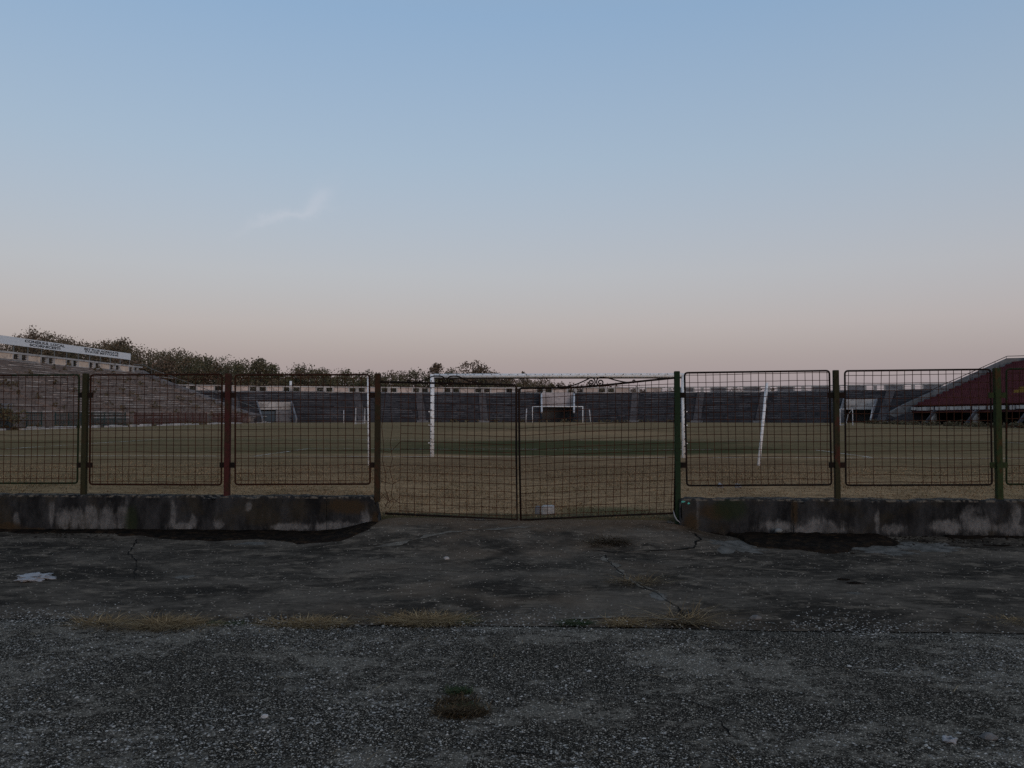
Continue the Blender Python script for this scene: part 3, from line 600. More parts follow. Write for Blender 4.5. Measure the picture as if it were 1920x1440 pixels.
MB().prism([(LX0 + .6, ZP - .1), (LX0 + .6, 1.6), (LX0 - 1.2, 1.95), (LX0 - LD * LN + 2.5, LZ1 - .25), (LX0 - LD * LN + 1.2, LZ1 + .45), (LX0 - LD * LN - .6, LZ1 + .5), (LX0 - LD * LN - .6, ZP - .1)], 'y', LYb + .02, LYb + .38).build('end_wall', M_GREYC, ls)
m = MB(); m.tube([(LX0 + .3, LYb + .2, 2.4), (LX0 - 1.2, LYb + .2, 3.0), (LX0 - LD * LN + 2.5, LYb + .2, LZ1 + .65), (LX0 - LD * LN + 1.2, LYb + .2, LZ1 + 1.3), (LX0 - LD * LN - .4, LYb + .2, LZ1 + 1.35)], .05, 6)
for k in range(9):
    f = k / 8; xx = LX0 - 1.2 + f * (-LD * LN + 3.7); zz = 1.9 + f * (LZ1 - .3 - 1.95); m.tube([(xx, LYb + .2, zz), (xx, LYb + .2, zz + .9)], .03, 5)
m.build('handrail', M_STEEL, ls)
MB().box(LX0 + .02, LX0 + .30, LYa, LYb - 8, .1, 1.0).build('front_wall', M_STEPL, ls)
# sign board above the left parapet
sg = empty('sign_board', (-65.4, 108, LZ1 + 1.15), 'long white sign board with black lettering on posts above the left stand', 'sign')
SXF = LX0 - LD * LN - .12
zb0 = atX(245, 675, SXF).z; zb1 = atX(245, 663, SXF).z; yb1 = atX(245, 669, SXF).y
MB().box(SXF - .06, SXF, 78, yb1, zb0, zb1).build('board', M_WHITE, sg)
for k in range(17):
    yy = yb1 - .08 - k * 2.72; MB().box(SXF - .16, SXF - .07, yy - .045, yy + .045, LZ1 + 1.13, zb1 - .05).build('post', M_STEEL, sg)
M_BLACK = NT('black_lettering').col((.02, .02, .022)).m
def lettering(txt, px0, px1, zc, h, bold=.035):
    c = bpy.data.curves.new('lettering', 'FONT'); c.body = txt; c.size = 1; c.offset = bold; c.resolution_u = 3; c.extrude = .004
    o = bpy.data.objects.new('tmp', c); COL.objects.link(o); bpy.context.view_layer.update()
    me = bpy.data.meshes.new_from_object(o.evaluated_get(bpy.context.evaluated_depsgraph_get())); bpy.data.objects.remove(o)
    a = np.empty(len(me.vertices) * 3, np.float32); me.vertices.foreach_get('co', a); a = a.reshape(-1, 3)
    y0, y1 = atX(px0, 660, SXF).y, atX(px1, 660, SXF).y; w0, w1 = a[:, 0].min(), a[:, 0].max(); h0, h1 = a[:, 1].min(), a[:, 1].max()
    b = np.empty_like(a); b[:, 1] = y0 + (a[:, 0] - w0) / (w1 - w0) * (y1 - y0); b[:, 2] = zc + ((a[:, 1] - h0) / (h1 - h0) - .5) * h; b[:, 0] = SXF + .006 + a[:, 2]
    me.vertices.foreach_set('co', b.ravel()); me.update(); me.materials.clear(); me.materials.append(M_BLACK)
    tag(link('lettering', me, sg), 'black lettering ' + txt)
hb_ = zb1 - zb0
lettering('CONSILIUL LOCAL', 46, 121.5, zb0 + hb_ * .72, hb_ * .34); lettering('SCORNICESTI', 55, 113, zb0 + hb_ * .30, hb_ * .34)
lettering('BET PLUS AGREGATE', 158, 222, zb0 + hb_ * .74, hb_ * .30); lettering('STATIE BETOANE', 159, 222, zb0 + hb_ * .40, hb_ * .26)

# railings in front of the left stand, teal then dark red
def railing(y0, y1, mat, lab, lean):
    rt = empty('railing', (LX0 + 1.2, (y0 + y1) / 2, ZP), lab, 'railing', 'railings before the left stand'); r_ = random.Random(int(y0)); n = int((y1 - y0) / 2.0)
    for k in range(n + 1):
        y = y0 + k * 2.0; dx = r_.uniform(-lean, lean)
        MB().box(LX0 + 1.16, LX0 + 1.24, y - .05, y + .05, ZP - .05, ZP + 1.5).build('post', mat, rt)
        if k == n: continue
        m = MB()
        for z in (.25, .75, 1.2, 1.42): m.box(LX0 + 1.17 + dx * .2, LX0 + 1.22 + dx * .2, y + .05, y + 1.95, ZP + z - .03, ZP + z + .03)
        for j in range(1, 8): m.box(LX0 + 1.18, LX0 + 1.21, y + .25 * j - .018, y + .25 * j + .018, ZP + .2, ZP + 1.44)
        if r_.random() < .88: m.build('bar_panel', mat, rt)
M_TEAL = rusty('teal_paint', (.030, .058, .058), (.06, .058, .05), (.45, .65)); M_DRED = rusty('maroon_paint', (.10, .038, .036), (.09, .05, .04))
railing(62, 84, M_TEAL, 'teal bar railing at the foot of the left stand', .05); railing(86, 118, M_DRED, 'dark red bar railing at the foot of the left stand', .1)
kb = empty('kerb', (LX0 + 2, 90, ZP), 'broken white concrete kerb along the left side of the pitch', 'kerb')
y = 56.0; r_ = random.Random(9)
while y < 128:
    L = r_.uniform(.9, 1.1)
    if r_.random() < .78:
        h = r_.uniform(.10, .26); dx = r_.uniform(-.06, .06); MB().cbox(LX0 + 2.0 + dx, LX0 + 2.35 + dx, y, y + L - .03, ZP - .1, ZP + h, .03).build('kerb_stone', M_CONC, kb)
    y += L

# ---- end stand behind the far goal: a shallow arc round the pitch end
fs_ = empty('terraced_stand', (0, 140, ZP), 'low grey terraced stand curving round the far end of the pitch', 'stand')
CY, R0, FD, FN, FZ0, FZ1 = 35.0, 100.0, .75, 16, .65, 5.32
fdz = (FZ1 - FZ0) / FN; RT = R0 + FD * FN; TA, TB = -39.0, 42.0
def pol(r, th): return (r * math.sin(R(th)), CY + r * math.cos(R(th)))
def arc(m, r0, r1, t0, t1, z0, z1, stepdeg=1.5):
    n = max(1, math.ceil((t1 - t0) / stepdeg)); b = len(m.v)
    for k in range(n + 1):
        th = t0 + (t1 - t0) * k / n; (xa, ya), (xb, yb) = pol(r0, th), pol(r1, th); m.v += [(xa, ya, z0), (xb, yb, z0), (xb, yb, z1), (xa, ya, z1)]
    for k in range(n):
        a = b + 4 * k
        for q in range(4): m.f.append((a + q, a + (q + 1) % 4, a + 4 + (q + 1) % 4, a + 4 + q))
    m.f += [(b + 3, b + 2, b + 1, b), tuple(b + 4 * n + q for q in range(4))]; return m
def radial(m, th, hw, prof):               # profile of (r, z) given a width across the radius
    s_, c_ = math.sin(R(th)), math.cos(R(th)); n = len(prof); b = len(m.v)
    for w in (-hw, hw): m.v += [(r * s_ + w * c_, CY + r * c_ - w * s_, z) for r, z in prof]
    for i in range(n): k = (i + 1) % n; m.f.append((b + i, b + k, b + n + k, b + n + i))
    m.f += [tuple(b + n - 1 - i for i in range(n)), tuple(b + n + i for i in range(n))]; return m
vom = [(-26.61, -23.85, 3.62, 10), (-1.45, 1.45, 9, 16), (24.63, 27.01, 3.95, 11)]   # angles, top of header, first row that crosses it
faisles = [-34.0, -28.5, -18.05, -12.55, -6.85, 6.95, 12.65, 18.05, 27.9, 34.0]
rr = random.Random(8)
for i in range(FN):
    ra = R0 + FD * i; z = FZ0 + fdz * (i + 1); segs = [TA]
    for v in vom:
        if i < v[3]: segs += [v[0] - .14, v[1] + .14]
    segs.append(TB); m = MB(); b = MB(); dg = math.degrees(1 / ra)
    for a, c in zip(segs[::2], segs[1::2]):
        arc(m, ra, ra + FD + .3, a, c, max(.1, z - 1.1), z); x = a + rr.uniform(0, 1) * dg
        while x < c - 1.5 * dg:
            L = min(rr.uniform(3, 10) * dg, c - x)
            if rr.random() < .9 and not any(abs(x + L / 2 - q) < L / 2 + .7 * dg for q in faisles): arc(b, ra - .06, ra + .27, x, x + L, z + .09, z + .16 + rr.uniform(0, .03)); x += L + .05 * dg
            else: x += rr.uniform(.4, 1.6) * dg
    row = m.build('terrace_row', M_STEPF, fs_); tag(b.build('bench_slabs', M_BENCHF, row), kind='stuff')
for q in faisles:
    m = MB()
    for k in range(FN * 2):
        r1 = R0 - .40 + FD / 2 * k; z = FZ0 + fdz / 2 * (k + 1); radial(m, q, .60, [(r1, z - .45), (r1, z + .08), (r1 + FD / 2, z + .08), (r1 + FD / 2, z - .45)])
    fl = m.build('stair_flight', M_STAIRF, fs_); radial(MB(), q, .9, [(R0 - 1.3, ZP - .1), (R0 - 1.3, ZP + .30), (R0 - .42, ZP + .30), (R0 - .42, ZP - .1)]).build('landing', M_GREYC, fl)
for (t0, t1, zt, r0) in vom:
    rb = R0 + FD * min(r0, 9.5); zt2 = min(zt, FZ1 - .03); zb = 2.95 if r0 == 16 else 2.35; hd = math.degrees(.12 / R0)
    arc(MB(), rb - .1, rb + .18, t0, t1, zb, zt2, 9).build('header_panel', M_HEAD if r0 == 16 else M_CONC, fs_)
    for tt in (t0 - hd, t1 + hd):
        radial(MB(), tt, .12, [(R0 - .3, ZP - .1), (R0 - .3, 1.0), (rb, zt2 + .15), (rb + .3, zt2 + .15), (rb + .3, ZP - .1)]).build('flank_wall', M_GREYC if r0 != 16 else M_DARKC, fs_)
    arc(MB(), rb + 3.0, rb + 3.2, t0 - .3, t1 + .3, ZP - .1, zb + .6, 9).build('recess_wall', M_RECESS, fs_)
    if r0 == 16:
        arc(MB(), rb + .2, RT + .8, t0, t1, FZ1 - .2, FZ1 - .02, 9).build('recess_roof', M_GREYC, fs_)
        for tt in (t0 - .04, t1 + .04):
            m = MB(); m.tube([(*pol(R0 + 1.0, tt), 1.9), (*pol(R0 + 3.5, tt), 3.6), (*pol(rb, tt), FZ1 - .1)], .15, 8); m.build('white_rail', M_DULLW, fs_)
    elif t0 < 0:
        arc(MB(), rb - 2.2, rb - 2.05, t0 + .06, t0 + 1.3, ZP, 2.1, 9).build('sheet_panel', worn('blue_grey_sheet', (.07, .09, .11), (.10, .125, .145), 1.0), fs_)
        arc(MB(), rb - 2.5, rb - 2.35, t0 + 1.36, t1 - .1, ZP, 2.25, 9).build('sheet_panel', M_GREYC, fs_)
    else:
        MB().tube([(*pol(R0 - .4, t1 + .05), ZP + .2), (*pol(R0 + 1, t1 + .2), 2.9)], .10, 6).build('white_rail', M_DULLW, fs_)
# parapet: pairs of railed openings between rendered panels
za, zb_, H = FZ1, FZ1 + 1.05, 1.05; zo0, zo1 = za + .15, zb_ - .20; dg = math.degrees(1 / RT)
arc(MB(), RT - .03, RT + .28, TA, TB, za - .3, zo0).build('sill_beam', M_CONC, fs_); arc(MB(), RT - .05, RT + .30, TA, TB, zo1, zb_).build('coping_beam', M_CONC, fs_)
for k in range(-11, 18):
    c = -6.79 + 2.79 * k
    if c - 2 < TA or c + 2.5 > TB: continue
    arc(MB(), RT - .004, RT + .25, c - .26 * dg, c + .26 * dg, zo0, zo1).build('pillar', M_CONC, fs_)
    for s_ in (-1, 1):
        e = c + s_ * 1.40 * dg; arc(MB(), RT - .004, RT + .25, e - .12 * dg, e + .12 * dg, zo0, zo1).build('pillar', M_CONC, fs_)
        o0, o1 = sorted((c + s_ * .26 * dg, c + s_ * 1.28 * dg))
        for q in (.32, .68): zz = zo0 + (zo1 - zo0) * q; arc(MB(), RT + .1, RT + .16, o0, o1, zz - .026, zz + .026).build('rail', M_STEPF, fs_)
    arc(MB(), RT + .05, RT + .24, c + 1.52 * dg, c + 2.79 - 1.52 * dg, zo0, zo1).build('parapet_panel', M_PINK if k < 6 else M_GREYC, fs_)
tag(MB().tube([(at(545, 726, 147.2).x, 147.2, 4.5), (at(545, 726, 147.2).x, 147.2, at(545, 714.5, 147.2).z)], .22, 10).build('pipe', M_WHITE, None, True), 'short white pipe sticking up behind the far parapet', 'pipe')

# ---- main stand on the right
rs = empty('seated_stand', (52, 80, ZP), 'raised stand on columns at the right with burgundy seats', 'stand')
RX0, RD, RN, RZ0, RZ1, RYa, RYb = 46.4, .80, 16, 2.05, 7.65, 52.0, 112.0
rdz = (RZ1 - RZ0) / RN
def seatmat(n, a, b):
    t = NT(n); t.col(t.mix(t.island(), a, b)); t.b.inputs['Roughness'].default_value = .6; return t.m
M_SEATR = seatmat('burgundy_seat', (.085, .022, .026), (.115, .030, .034)); M_SEATY = seatmat('yellow_seat', (.17, .105, .02), (.24, .15, .03))
M_STEPR = worn('burgundy_step', (.060, .022, .025), (.080, .030, .033), .6, None, 2, .85, .2)
def seat(m, x, y, z):
    m.box(x - .02, x + .38, y - .21, y + .21, z + .36, z + .41); m.quadbox([(x + .34, y - .21, z + .40), (x + .40, y - .21, z + .40), (x + .40, y + .21, z + .40), (x + .34, y + .21, z + .40), (x + .40, y - .21, z + .80), (x + .45, y - .21, z + .80), (x + .45, y + .21, z + .80), (x + .40, y + .21, z + .80)])
for i in range(RN):
    x0 = RX0 + RD * i; z = RZ0 + rdz * (i + 1)
    row = MB().box(x0, x0 + RD + .2, RYa, RYb, z - .55, z).build('terrace_row', M_STEPR, rs)
    a, b = MB(), MB()
    for k in range(int((RYb - RYa - 1.0) / .5)):
        y = RYb - .6 - k * .5
        yel = 3 <= i <= 7 and y < 92.5 + .25 * i and y > 70
        seat(b if yel else a, x0 + .22, y, z)
    tag(a.build('burgundy_seats', M_SEATR, row), kind='stuff')
    if b.v: tag(b.build('yellow_seats', M_SEATY, row), kind='stuff')
XT = RX0 + RD * RN
MB().prism([(44.2, 1.22), (43.6, 1.50), (43.6, 1.95), (45.5, 2.95), (XT - .4, 8.95), (XT + 2.4, 9.02), (XT + 2.4, 7.3), (46.3, 2.0)], 'y', RYb + .02, RYb + .5).build('end_parapet', worn('weathered_concrete', (.12, .125, .13), (.18, .185, .19), .6, (.085, .085, .09), 1.5), rs)
MB().prism([(46.45, 2.1), (46.45, 2.75), (XT + .1, 8.42), (XT + .1, RZ1 - .3)], 'y', RYb - .9, RYb - .55).build('side_kerb', M_STEPR, rs)
m = MB(); m.tube([(45.3, RYb + .25, 3.12), (XT - .4, RYb + .25, 9.22), (XT + 2.4, RYb + .25, 9.28)], .045, 6)
for k in range(10):
    f = k / 9; xx = 45.6 + f * (XT - 46.1); zz = 2.95 + f * 5.95; m.tube([(xx, RYb + .25, zz), (xx, RYb + .25, zz + .27)], .028, 5)
m.build('handrail', M_DARKC, rs)
MB().box(XT + .02, XT + .3, RYa, RYb, RZ1 - 2, RZ1 + .75).build('rear_wall', M_GREYC, rs)
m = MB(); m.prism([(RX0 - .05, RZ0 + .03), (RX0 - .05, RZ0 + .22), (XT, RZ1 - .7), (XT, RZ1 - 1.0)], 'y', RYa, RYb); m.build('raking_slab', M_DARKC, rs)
y = RYb - .3; r_ = random.Random(6)
while y > RYa:
    L = r_.choice((.5, .6, 3.6, 4.2, 1.2, .8)); MB().box(RX0 - .22, RX0 - .06, y - L, y, 2.13 + r_.uniform(-.04, .04), 2.53).build('fascia_slab', M_CONC, rs); y -= L + r_.choice((.25, .4, .7))
for k in range(6):
    y = 106.3 - 10.4 * k; MB().tube([(46.75, y, ZP - .1), (46.75, y, RZ0 + .12)], .36, 14).build('column', M_CONC, rs, True)
    y = 104.6 - 10.2 * k; MB().prism([(44.6, ZP - .05), (44.9, ZP - .05), (46.3, 2.1), (46.02, 2.18)], 'y', y - .16, y + .16).build('raking_strut', M_STAIRF, rs)
MB().box(XT + 1.75, XT + 4, RYb - 1.5, RYb + .015, RZ1 - .5, 9.55).build('rear_booth', M_GREYC, rs)
MB().box(RX0 + .1, 52.49, RYb - .3, RYb - .05, ZP - .1, 2.3).build('undercroft_shade', M_DARKC, rs)  # added dark sheet that stands in for the undercroft's shade
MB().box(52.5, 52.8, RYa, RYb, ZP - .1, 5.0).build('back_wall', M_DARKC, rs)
# ================================================================== PITCH FURNITURE
t = NT('worn_line'); n = t.noise(1.5, 6, rough=.7); t.col((.72, .69, .64))
tr = t.n.new('ShaderNodeBsdfTransparent'); mxs = t.n.new('ShaderNodeMixShader'); t.put(mxs.inputs[0], t.math('MULTIPLY', t.step(t.math('ADD', t.math('MULTIPLY', n, .6), t.math('MULTIPLY', t.noise(14, 4), .4)), .40, .60), .65))
t.l.new(tr.outputs[0], mxs.inputs[1]); t.l.new(t.b.outputs[0], mxs.inputs[2]); t.l.new(mxs.outputs[0], t.out.inputs[0]); M_LINE = t.m
GLY = 24.7; FGY = 123.8; GC = -.03
def line(x0, y0, x1, y1, w=.13):
    n = max(2, int(math.hypot(x1 - x0, y1 - y0) / .5)); d = Vector((x1 - x0, y1 - y0)).normalized(); nx, ny = -d.y * w / 2, d.x * w / 2; v = []
    for k in range(n + 1):
        f = k / n; x, y = x0 + (x1 - x0) * f, y0 + (y1 - y0) * f; wv = .04 * mnoise.noise((x * .4, y * .4, 1))
        for s in (1, -1): v.append((x + s * nx + wv, y + s * ny + wv, float(z_pitch(x, y)) + .012))
    f = [(2 * k, 2 * k + 1, 2 * k + 3, 2 * k + 2) for k in range(n)]
    tag(link('pitch_line', npmesh('pitch_line', v, f, M_LINE)), kind='structure')
for a in [(-34, GLY, 34, GLY), (-9.16, GLY, -9.16, GLY + 5.5), (9.16, GLY, 9.16, GLY + 5.5), (-9.16, GLY + 5.5, 9.16, GLY + 5.5), (-20.16, GLY, -20.16, GLY + 16.5), (20.16, GLY, 20.16, GLY + 16.5), (-20.16, GLY + 16.5, 20.16, GLY + 16.5), (-34, GLY, -34, FGY), (34, GLY, 34, FGY), (-34, 74.2, 34, 74.2)]: line(*a)
M_HOOK = NT('dark_hook').col((.03, .025, .022)).m
def goal(y, lab, hooks):
    rt = empty('goal', (GC, y, ZP), lab, 'goal', 'football goals')
    for s in (-1, 1):
        x = GC + s * 3.72; zt = ZP + (2.42 if hooks else 2.42)
        pst = MB().tube([(x, y, ZP - .05), (x, y, zt + .055)], .062, 14).build('post', M_WHITE, rt, True)
        if hooks:
            for k in range(11): z = ZP + .12 + k * .215; MB().box(x + .02 * s - .014, x + .02 * s + .014, y - .085, y - .055, z - .014, z + .014).build('net_hook', M_HOOK, pst)
            for z in (.42, .95, 1.35): MB().box(x - s * .0 + (.06 if s > 0 else -.11), x + (.11 if s > 0 else -.06), y - .015, y + .015, ZP + z - .014, ZP + z + .014).build('bracket', M_WHITE, pst)
    cb = MB().tube([(GC - 3.66, y, zt), (GC + 3.66, y, zt)], .062, 14).build('crossbar', M_WHITE, rt, True)
    if hooks:
        MB().tube([(GC - 3.66, y - .02, zt - .078), (GC + 3.66, y - .02, zt - .078)], .018, 6).build('underside_rod', M_HOOK, cb)  # thin dark rod along the underside of the crossbar
        for k in range(28): x = GC - 3.5 + k * .26; MB().box(x - .010, x + .010, y - .064, y - .045, zt + .02, zt + .045).build('net_hook', M_HOOK, cb)
goal(GLY, 'near white goal standing just behind the wire gate', True); goal(FGY, 'far white goal in front of the end stand', False)
def pole(name, a, b, r, mat, lab, group=None, cat='pole'):
    rt = empty(name, tuple(a), lab, cat, group); MB().tube([a, b], r, 12).build('tube', mat, rt, True)
    d = (Vector(b) - Vector(a)).normalized(); MB().tube([Vector(a) - d * .004, Vector(a) + d * .01], r * .8, 10).build('open_end_shade', M_HOOK, rt)  # solid dark disc paints the shade inside the hollow tube
bp = gp(1422.5, 876, ZP); tp = at(1438, 718, bp.y + .35)
pole('net_pole', (bp.x, bp.y, ZP + .035), tuple(tp), .035, M_WHITE, 'leaning white net pole with open lower end, right of the gate', 'net poles behind the goals')
bp = gp(692, 873, ZP); tp = at(690.5, 707, bp.y + .1); pole('net_pole', (bp.x, bp.y, ZP - .05), tuple(tp), .030, M_WHITE, 'upright white net pole seen left of the rust brown gate post', 'net poles behind the goals')
for (a, b, c, d, lab) in ((986, 793, 987.5, 766, 'white net pole left of the far goal'), (1107.5, 793, 1105, 767, 'tilted white net pole right of the far goal')):
    q = at(a, b, 127.5); q2 = at(c, d, 127.5); pole('net_pole', (q.x, 127.5, ZP - .05), tuple(q2), .07, M_DULLW, lab, 'net poles behind the goals')
def stake(px, pyb, pyt, lab, r=.04, Y=None, dx=0):
    q = gp(px, pyb, ZP); Y = Y or q.y; q = at(px, pyb, Y); q2 = at(px + dx, pyt, Y); pole('stake', (q.x, Y, ZP - .05), tuple(q2), r, M_DULLW, lab, None, 'stake')
stake(644.5, 795, 769, 'thin white stake beside the small goal far left', .05); stake(128, 799, 780, 'thin white stake before the left stand', .05)
stake(262, 797, 778, 'left of two slanting white bars at the left stand foot', .05, None, 7); stake(272, 797, 778, 'right of two slanting white bars at the left stand foot', .05, None, 8)
def small_goal(pxs, pyb, pyt, lab):
    q0, q1 = (gp(pxs[0], pyb, ZP), gp(pxs[1], pyb, ZP)); Y = q0.y; a = at(pxs[0], pyb, Y); b = at(pxs[1], pyb, Y + 1.5); h = at(pxs[0], pyt, Y).z
    rt = empty('small_goal', (a.x, Y, ZP), lab, 'goal', 'small training goals')
    for p_ in (a, b): MB().tube([(p_.x, p_.y, ZP - .05), (p_.x, p_.y, h)], .05, 8).build('post', M_DULLW, rt)
    MB().tube([(a.x, a.y, h), (b.x, b.y, h)], .05, 8).build('crossbar', M_DULLW, rt); MB().tube([(a.x, a.y, h), (a.x - .2, a.y + .9, h - .6), (a.x - .4, a.y + 1.1, ZP + .05), (b.x - .4, b.y + 1.1, ZP + .05), (b.x - .2, b.y + .9, h - .6), (b.x, b.y, h)], .035, 6).build('net_frame', M_DULLW, rt)
small_goal((667, 684), 795.5, 764, 'small white training goal far off left of the gate post'); small_goal((1575.5, 1599), 798, 767, 'small white training goal before the right tunnel')
be = at(565, 791, 132.5); rt = empty('bench', (be.x, 132.5, ZP), 'low white bench at the foot of the far stand', 'bench')
MB().cbox(be.x - .8, be.x + .8, 132.3, 132.7, ZP + .40, ZP + .48, .02).build('seat', M_WHITE, rt)
for s in (-.6, .6): MB().box(be.x + s - .06, be.x + s + .06, 132.35, 132.65, ZP - .05, ZP + .40).build('leg', M_GREYC, rt)
# ================================================================== VEGETATION
t = NT('autumn_leaves')
isl = t.island(); tone = t.attr('tone')
c = t.mix(tone, (.112, .103, .060), (.165, .120, .088)); c = t.mix(t.math('MULTIPLY', isl, .35), c, t.mix(tone, (.055, .058, .032), (.10, .068, .052)))
t.col(c); t.b.inputs['Roughness'].default_value = .8; M_LEAF = t.m
M_BARK = worn('bark', (.045, .034, .026), (.085, .065, .05), 3, None, 2, .95, .4)
def crown(c, rx, rz, nb, nl, size, r):
    """leaf faces on uneven clumps spread through the crown"""
    a = r.random(nb) * 6.283; zz = r.random(nb) * 2 - 1; rad = (1 - .25 * zz) * np.sqrt(np.maximum(0, 1 - zz * zz)) * (.35 + .65 * r.random(nb) ** .5)
    bc = np.stack([np.cos(a) * rad * rx, np.sin(a) * rad * rx, zz * rz], -1); br = (.26 + .26 * r.random(nb)) * rx
    which = r.integers(0, nb, nl); d = r.normal(size=(nl, 3)); d /= np.linalg.norm(d, axis=1)[:, None]; d *= (r.random(nl) ** .45)[:, None]
    p = bc[which] + d * br[which][:, None] * np.array([1, 1, .8]); p += np.array(c)
    u = r.normal(size=(nl, 3)); u /= np.linalg.norm(u, axis=1)[:, None]; w = np.cross(u, r.normal(size=(nl, 3))); w /= np.linalg.norm(w, axis=1)[:, None]
    s = (size * (.5 + r.random(nl)))[:, None]; v = np.stack([p + u * s, p + w * s * .55, p - u * s, p - w * s * .55], 1)
    return v.reshape(-1, 3), bc + np.array(c)
def limbs(mb, base, top, rx, tips, r, n):
    b = Vector(base); tpt = Vector(top); mid = b.lerp(tpt, .45) + Vector((r.uniform(-.3, .3), r.uniform(-.3, .3), 0)); rad = .035 * (tpt - b).length ** .9
    mb.tube([b, mid, tpt], [rad, rad * .7, rad * .2], 6)
    for tp_ in tips[:n]:
        f = r.uniform(.35, .75); s = b.lerp(tpt, f); e = Vector(tp_); mb.tube([s, s.lerp(e, .5) + Vector((0, 0, .3)), e], [rad * .4, rad * .25, rad * .06], 4)
SKY = [(-300, 640), (0, 640), (28, 634), (44, 628), (60, 626), (110, 631), (150, 641), (190, 641), (225, 640), (250, 649), (290, 653), (325, 653), (354, 661), (380, 667), (425, 673), (450, 678), (490, 679), (515, 683), (530, 689), (545, 688), (570, 686), (600, 689), (655, 693), (668, 698), (730, 696), (760, 700), (800, 697), (835, 696), (862, 692), (900, 692), (925, 695), (940, 699), (952, 706), (1000, 708), (1030, 714), (1060, 717), (1100, 721), (1150, 724), (1190, 727), (1230, 732)]
SKX, SKYY = [a for a, b in SKY], [b for a, b in SKY]
V = []; T = []; mbT = MB(); pr = random.Random(5)
for iy, Yr in enumerate((158, 164, 171, 179, 188)):
    x = -185 - iy * 3.0 + pr.uniform(0, 4)
    while x < 55:
        X = x; x += pr.uniform(2.6, 4.4); Yt = Yr + pr.uniform(-2.5, 2.5); px, _ = proj((X, Yt, 5)); zs = at(px, float(np.interp(px, SKX, SKYY)), Yt).z
        ground = float(z_ground(np.array(X), np.array(Yt))); top = zs + pr.gauss(-.3, .28) - (4 - iy) * pr.uniform(0, .55)
        if top - ground < 3.0: continue
        hgt = min(top - ground, pr.uniform(8.5, 13)); rx = hgt * pr.uniform(.34, .46); rz = hgt * .46
        gr = max(ground, top - hgt) if top - hgt < ground + 3 else ground
        v, bc = crown((X, Yt, top - rz * 1.02), rx, rz, 24, 1000, .20, rng); V.append(v)
        tn = np.clip(.5 + .55 * math.sin(X * .045 + 1.2) + pr.gauss(0, .22), 0, 1); T.append(np.full(len(v), tn))
        limbs(mbT, (X, Yt, ground - .3), (X + pr.uniform(-.4, .4), Yt, top - .3), rx, bc, pr, 6)
x = -180.0
while x < 52:                              # undergrowth closing the edge of the wood
    X = x; x += pr.uniform(1.6, 2.6); Yt = pr.uniform(153.5, 157); px, _ = proj((X, Yt, 5)); zs = at(px, float(np.interp(px, SKX, SKYY)), Yt).z; ground = float(z_ground(np.array(X), np.array(Yt)))
    hgt = (zs - ground) * pr.uniform(.72, .93)
    if hgt < 2.5: continue
    v, bc = crown((X, Yt, ground + hgt * .56), max(1.6, hgt * .24), hgt * .46, 16, 620, .20, rng); V.append(v); T.append(np.full(len(v), np.clip(.35 + .4 * math.sin(X * .06) + pr.gauss(0, .2), 0, 1)))
    limbs(mbT, (X, Yt, ground - .3), (X, Yt, ground + hgt * .9), 2, bc, pr, 4)
V = np.concatenate(V); T = np.concatenate(T); fo = npmesh('woodland', V, np.arange(len(V)).reshape(-1, 4), M_LEAF)
a_ = fo.attributes.new('tone', 'FLOAT', 'POINT'); a_.data.foreach_set('value', T.astype(np.float32))
wd = empty('woodland', (-60, 160, 0), 'autumn woodland on the rise behind the left and far stands', 'woodland'); wd['kind'] = 'stuff'
tag(link('foliage', fo, wd), kind='stuff'); tag(mbT.build('trunks', M_BARK, wd), kind='stuff')
for (px, py, h, rw, tn, lab) in [(886, 681, 9.5, .42, .8, 'round crowned brown tree standing above the treeline near the crossbar end'), (820, 687, 8, .36, .9, 'small flat topped tree above the left end of the near crossbar'), (225, 635, 10, .30, .7, 'tall bare topped tree beside the end of the sign board'),
                                 (62, 624, 9, .42, .9, 'broad brown tree rising behind the lettered sign board'), (490, 674, 9, .36, .3, 'dark bushy tree above the fence right of the dark red post'), (571, 679, 9, .30, .8, 'slender reddish tree right of the white pipe on the skyline'), (982, 699, 8, .16, .7, 'thin lone tree just above the near crossbar')]:
    Yt = 157.5; tp_ = at(px, py, Yt); g = float(z_ground(np.array(tp_.x), np.array(Yt))); h = tp_.z - g; rx = min(h * rw * .75, 4.8); rz = h * .36
    rt = empty('tree', (tp_.x, Yt, g), lab, 'tree', 'trees that stand out from the wood'); v, bc = crown((tp_.x, Yt, tp_.z - rz), rx, rz, 18, 1300 if rw > .2 else 300, .22, rng)
    me = npmesh('crown', v, np.arange(len(v)).reshape(-1, 4), M_LEAF); a_ = me.attributes.new('tone', 'FLOAT', 'POINT'); a_.data.foreach_set('value', np.full(len(v), tn, np.float32)); link('crown', me, rt)
    m = MB(); limbs(m, (tp_.x, Yt, g - .3), (tp_.x, Yt, tp_.z - .2), rx, bc, pr, 10); m.build('trunk', M_BARK, rt)
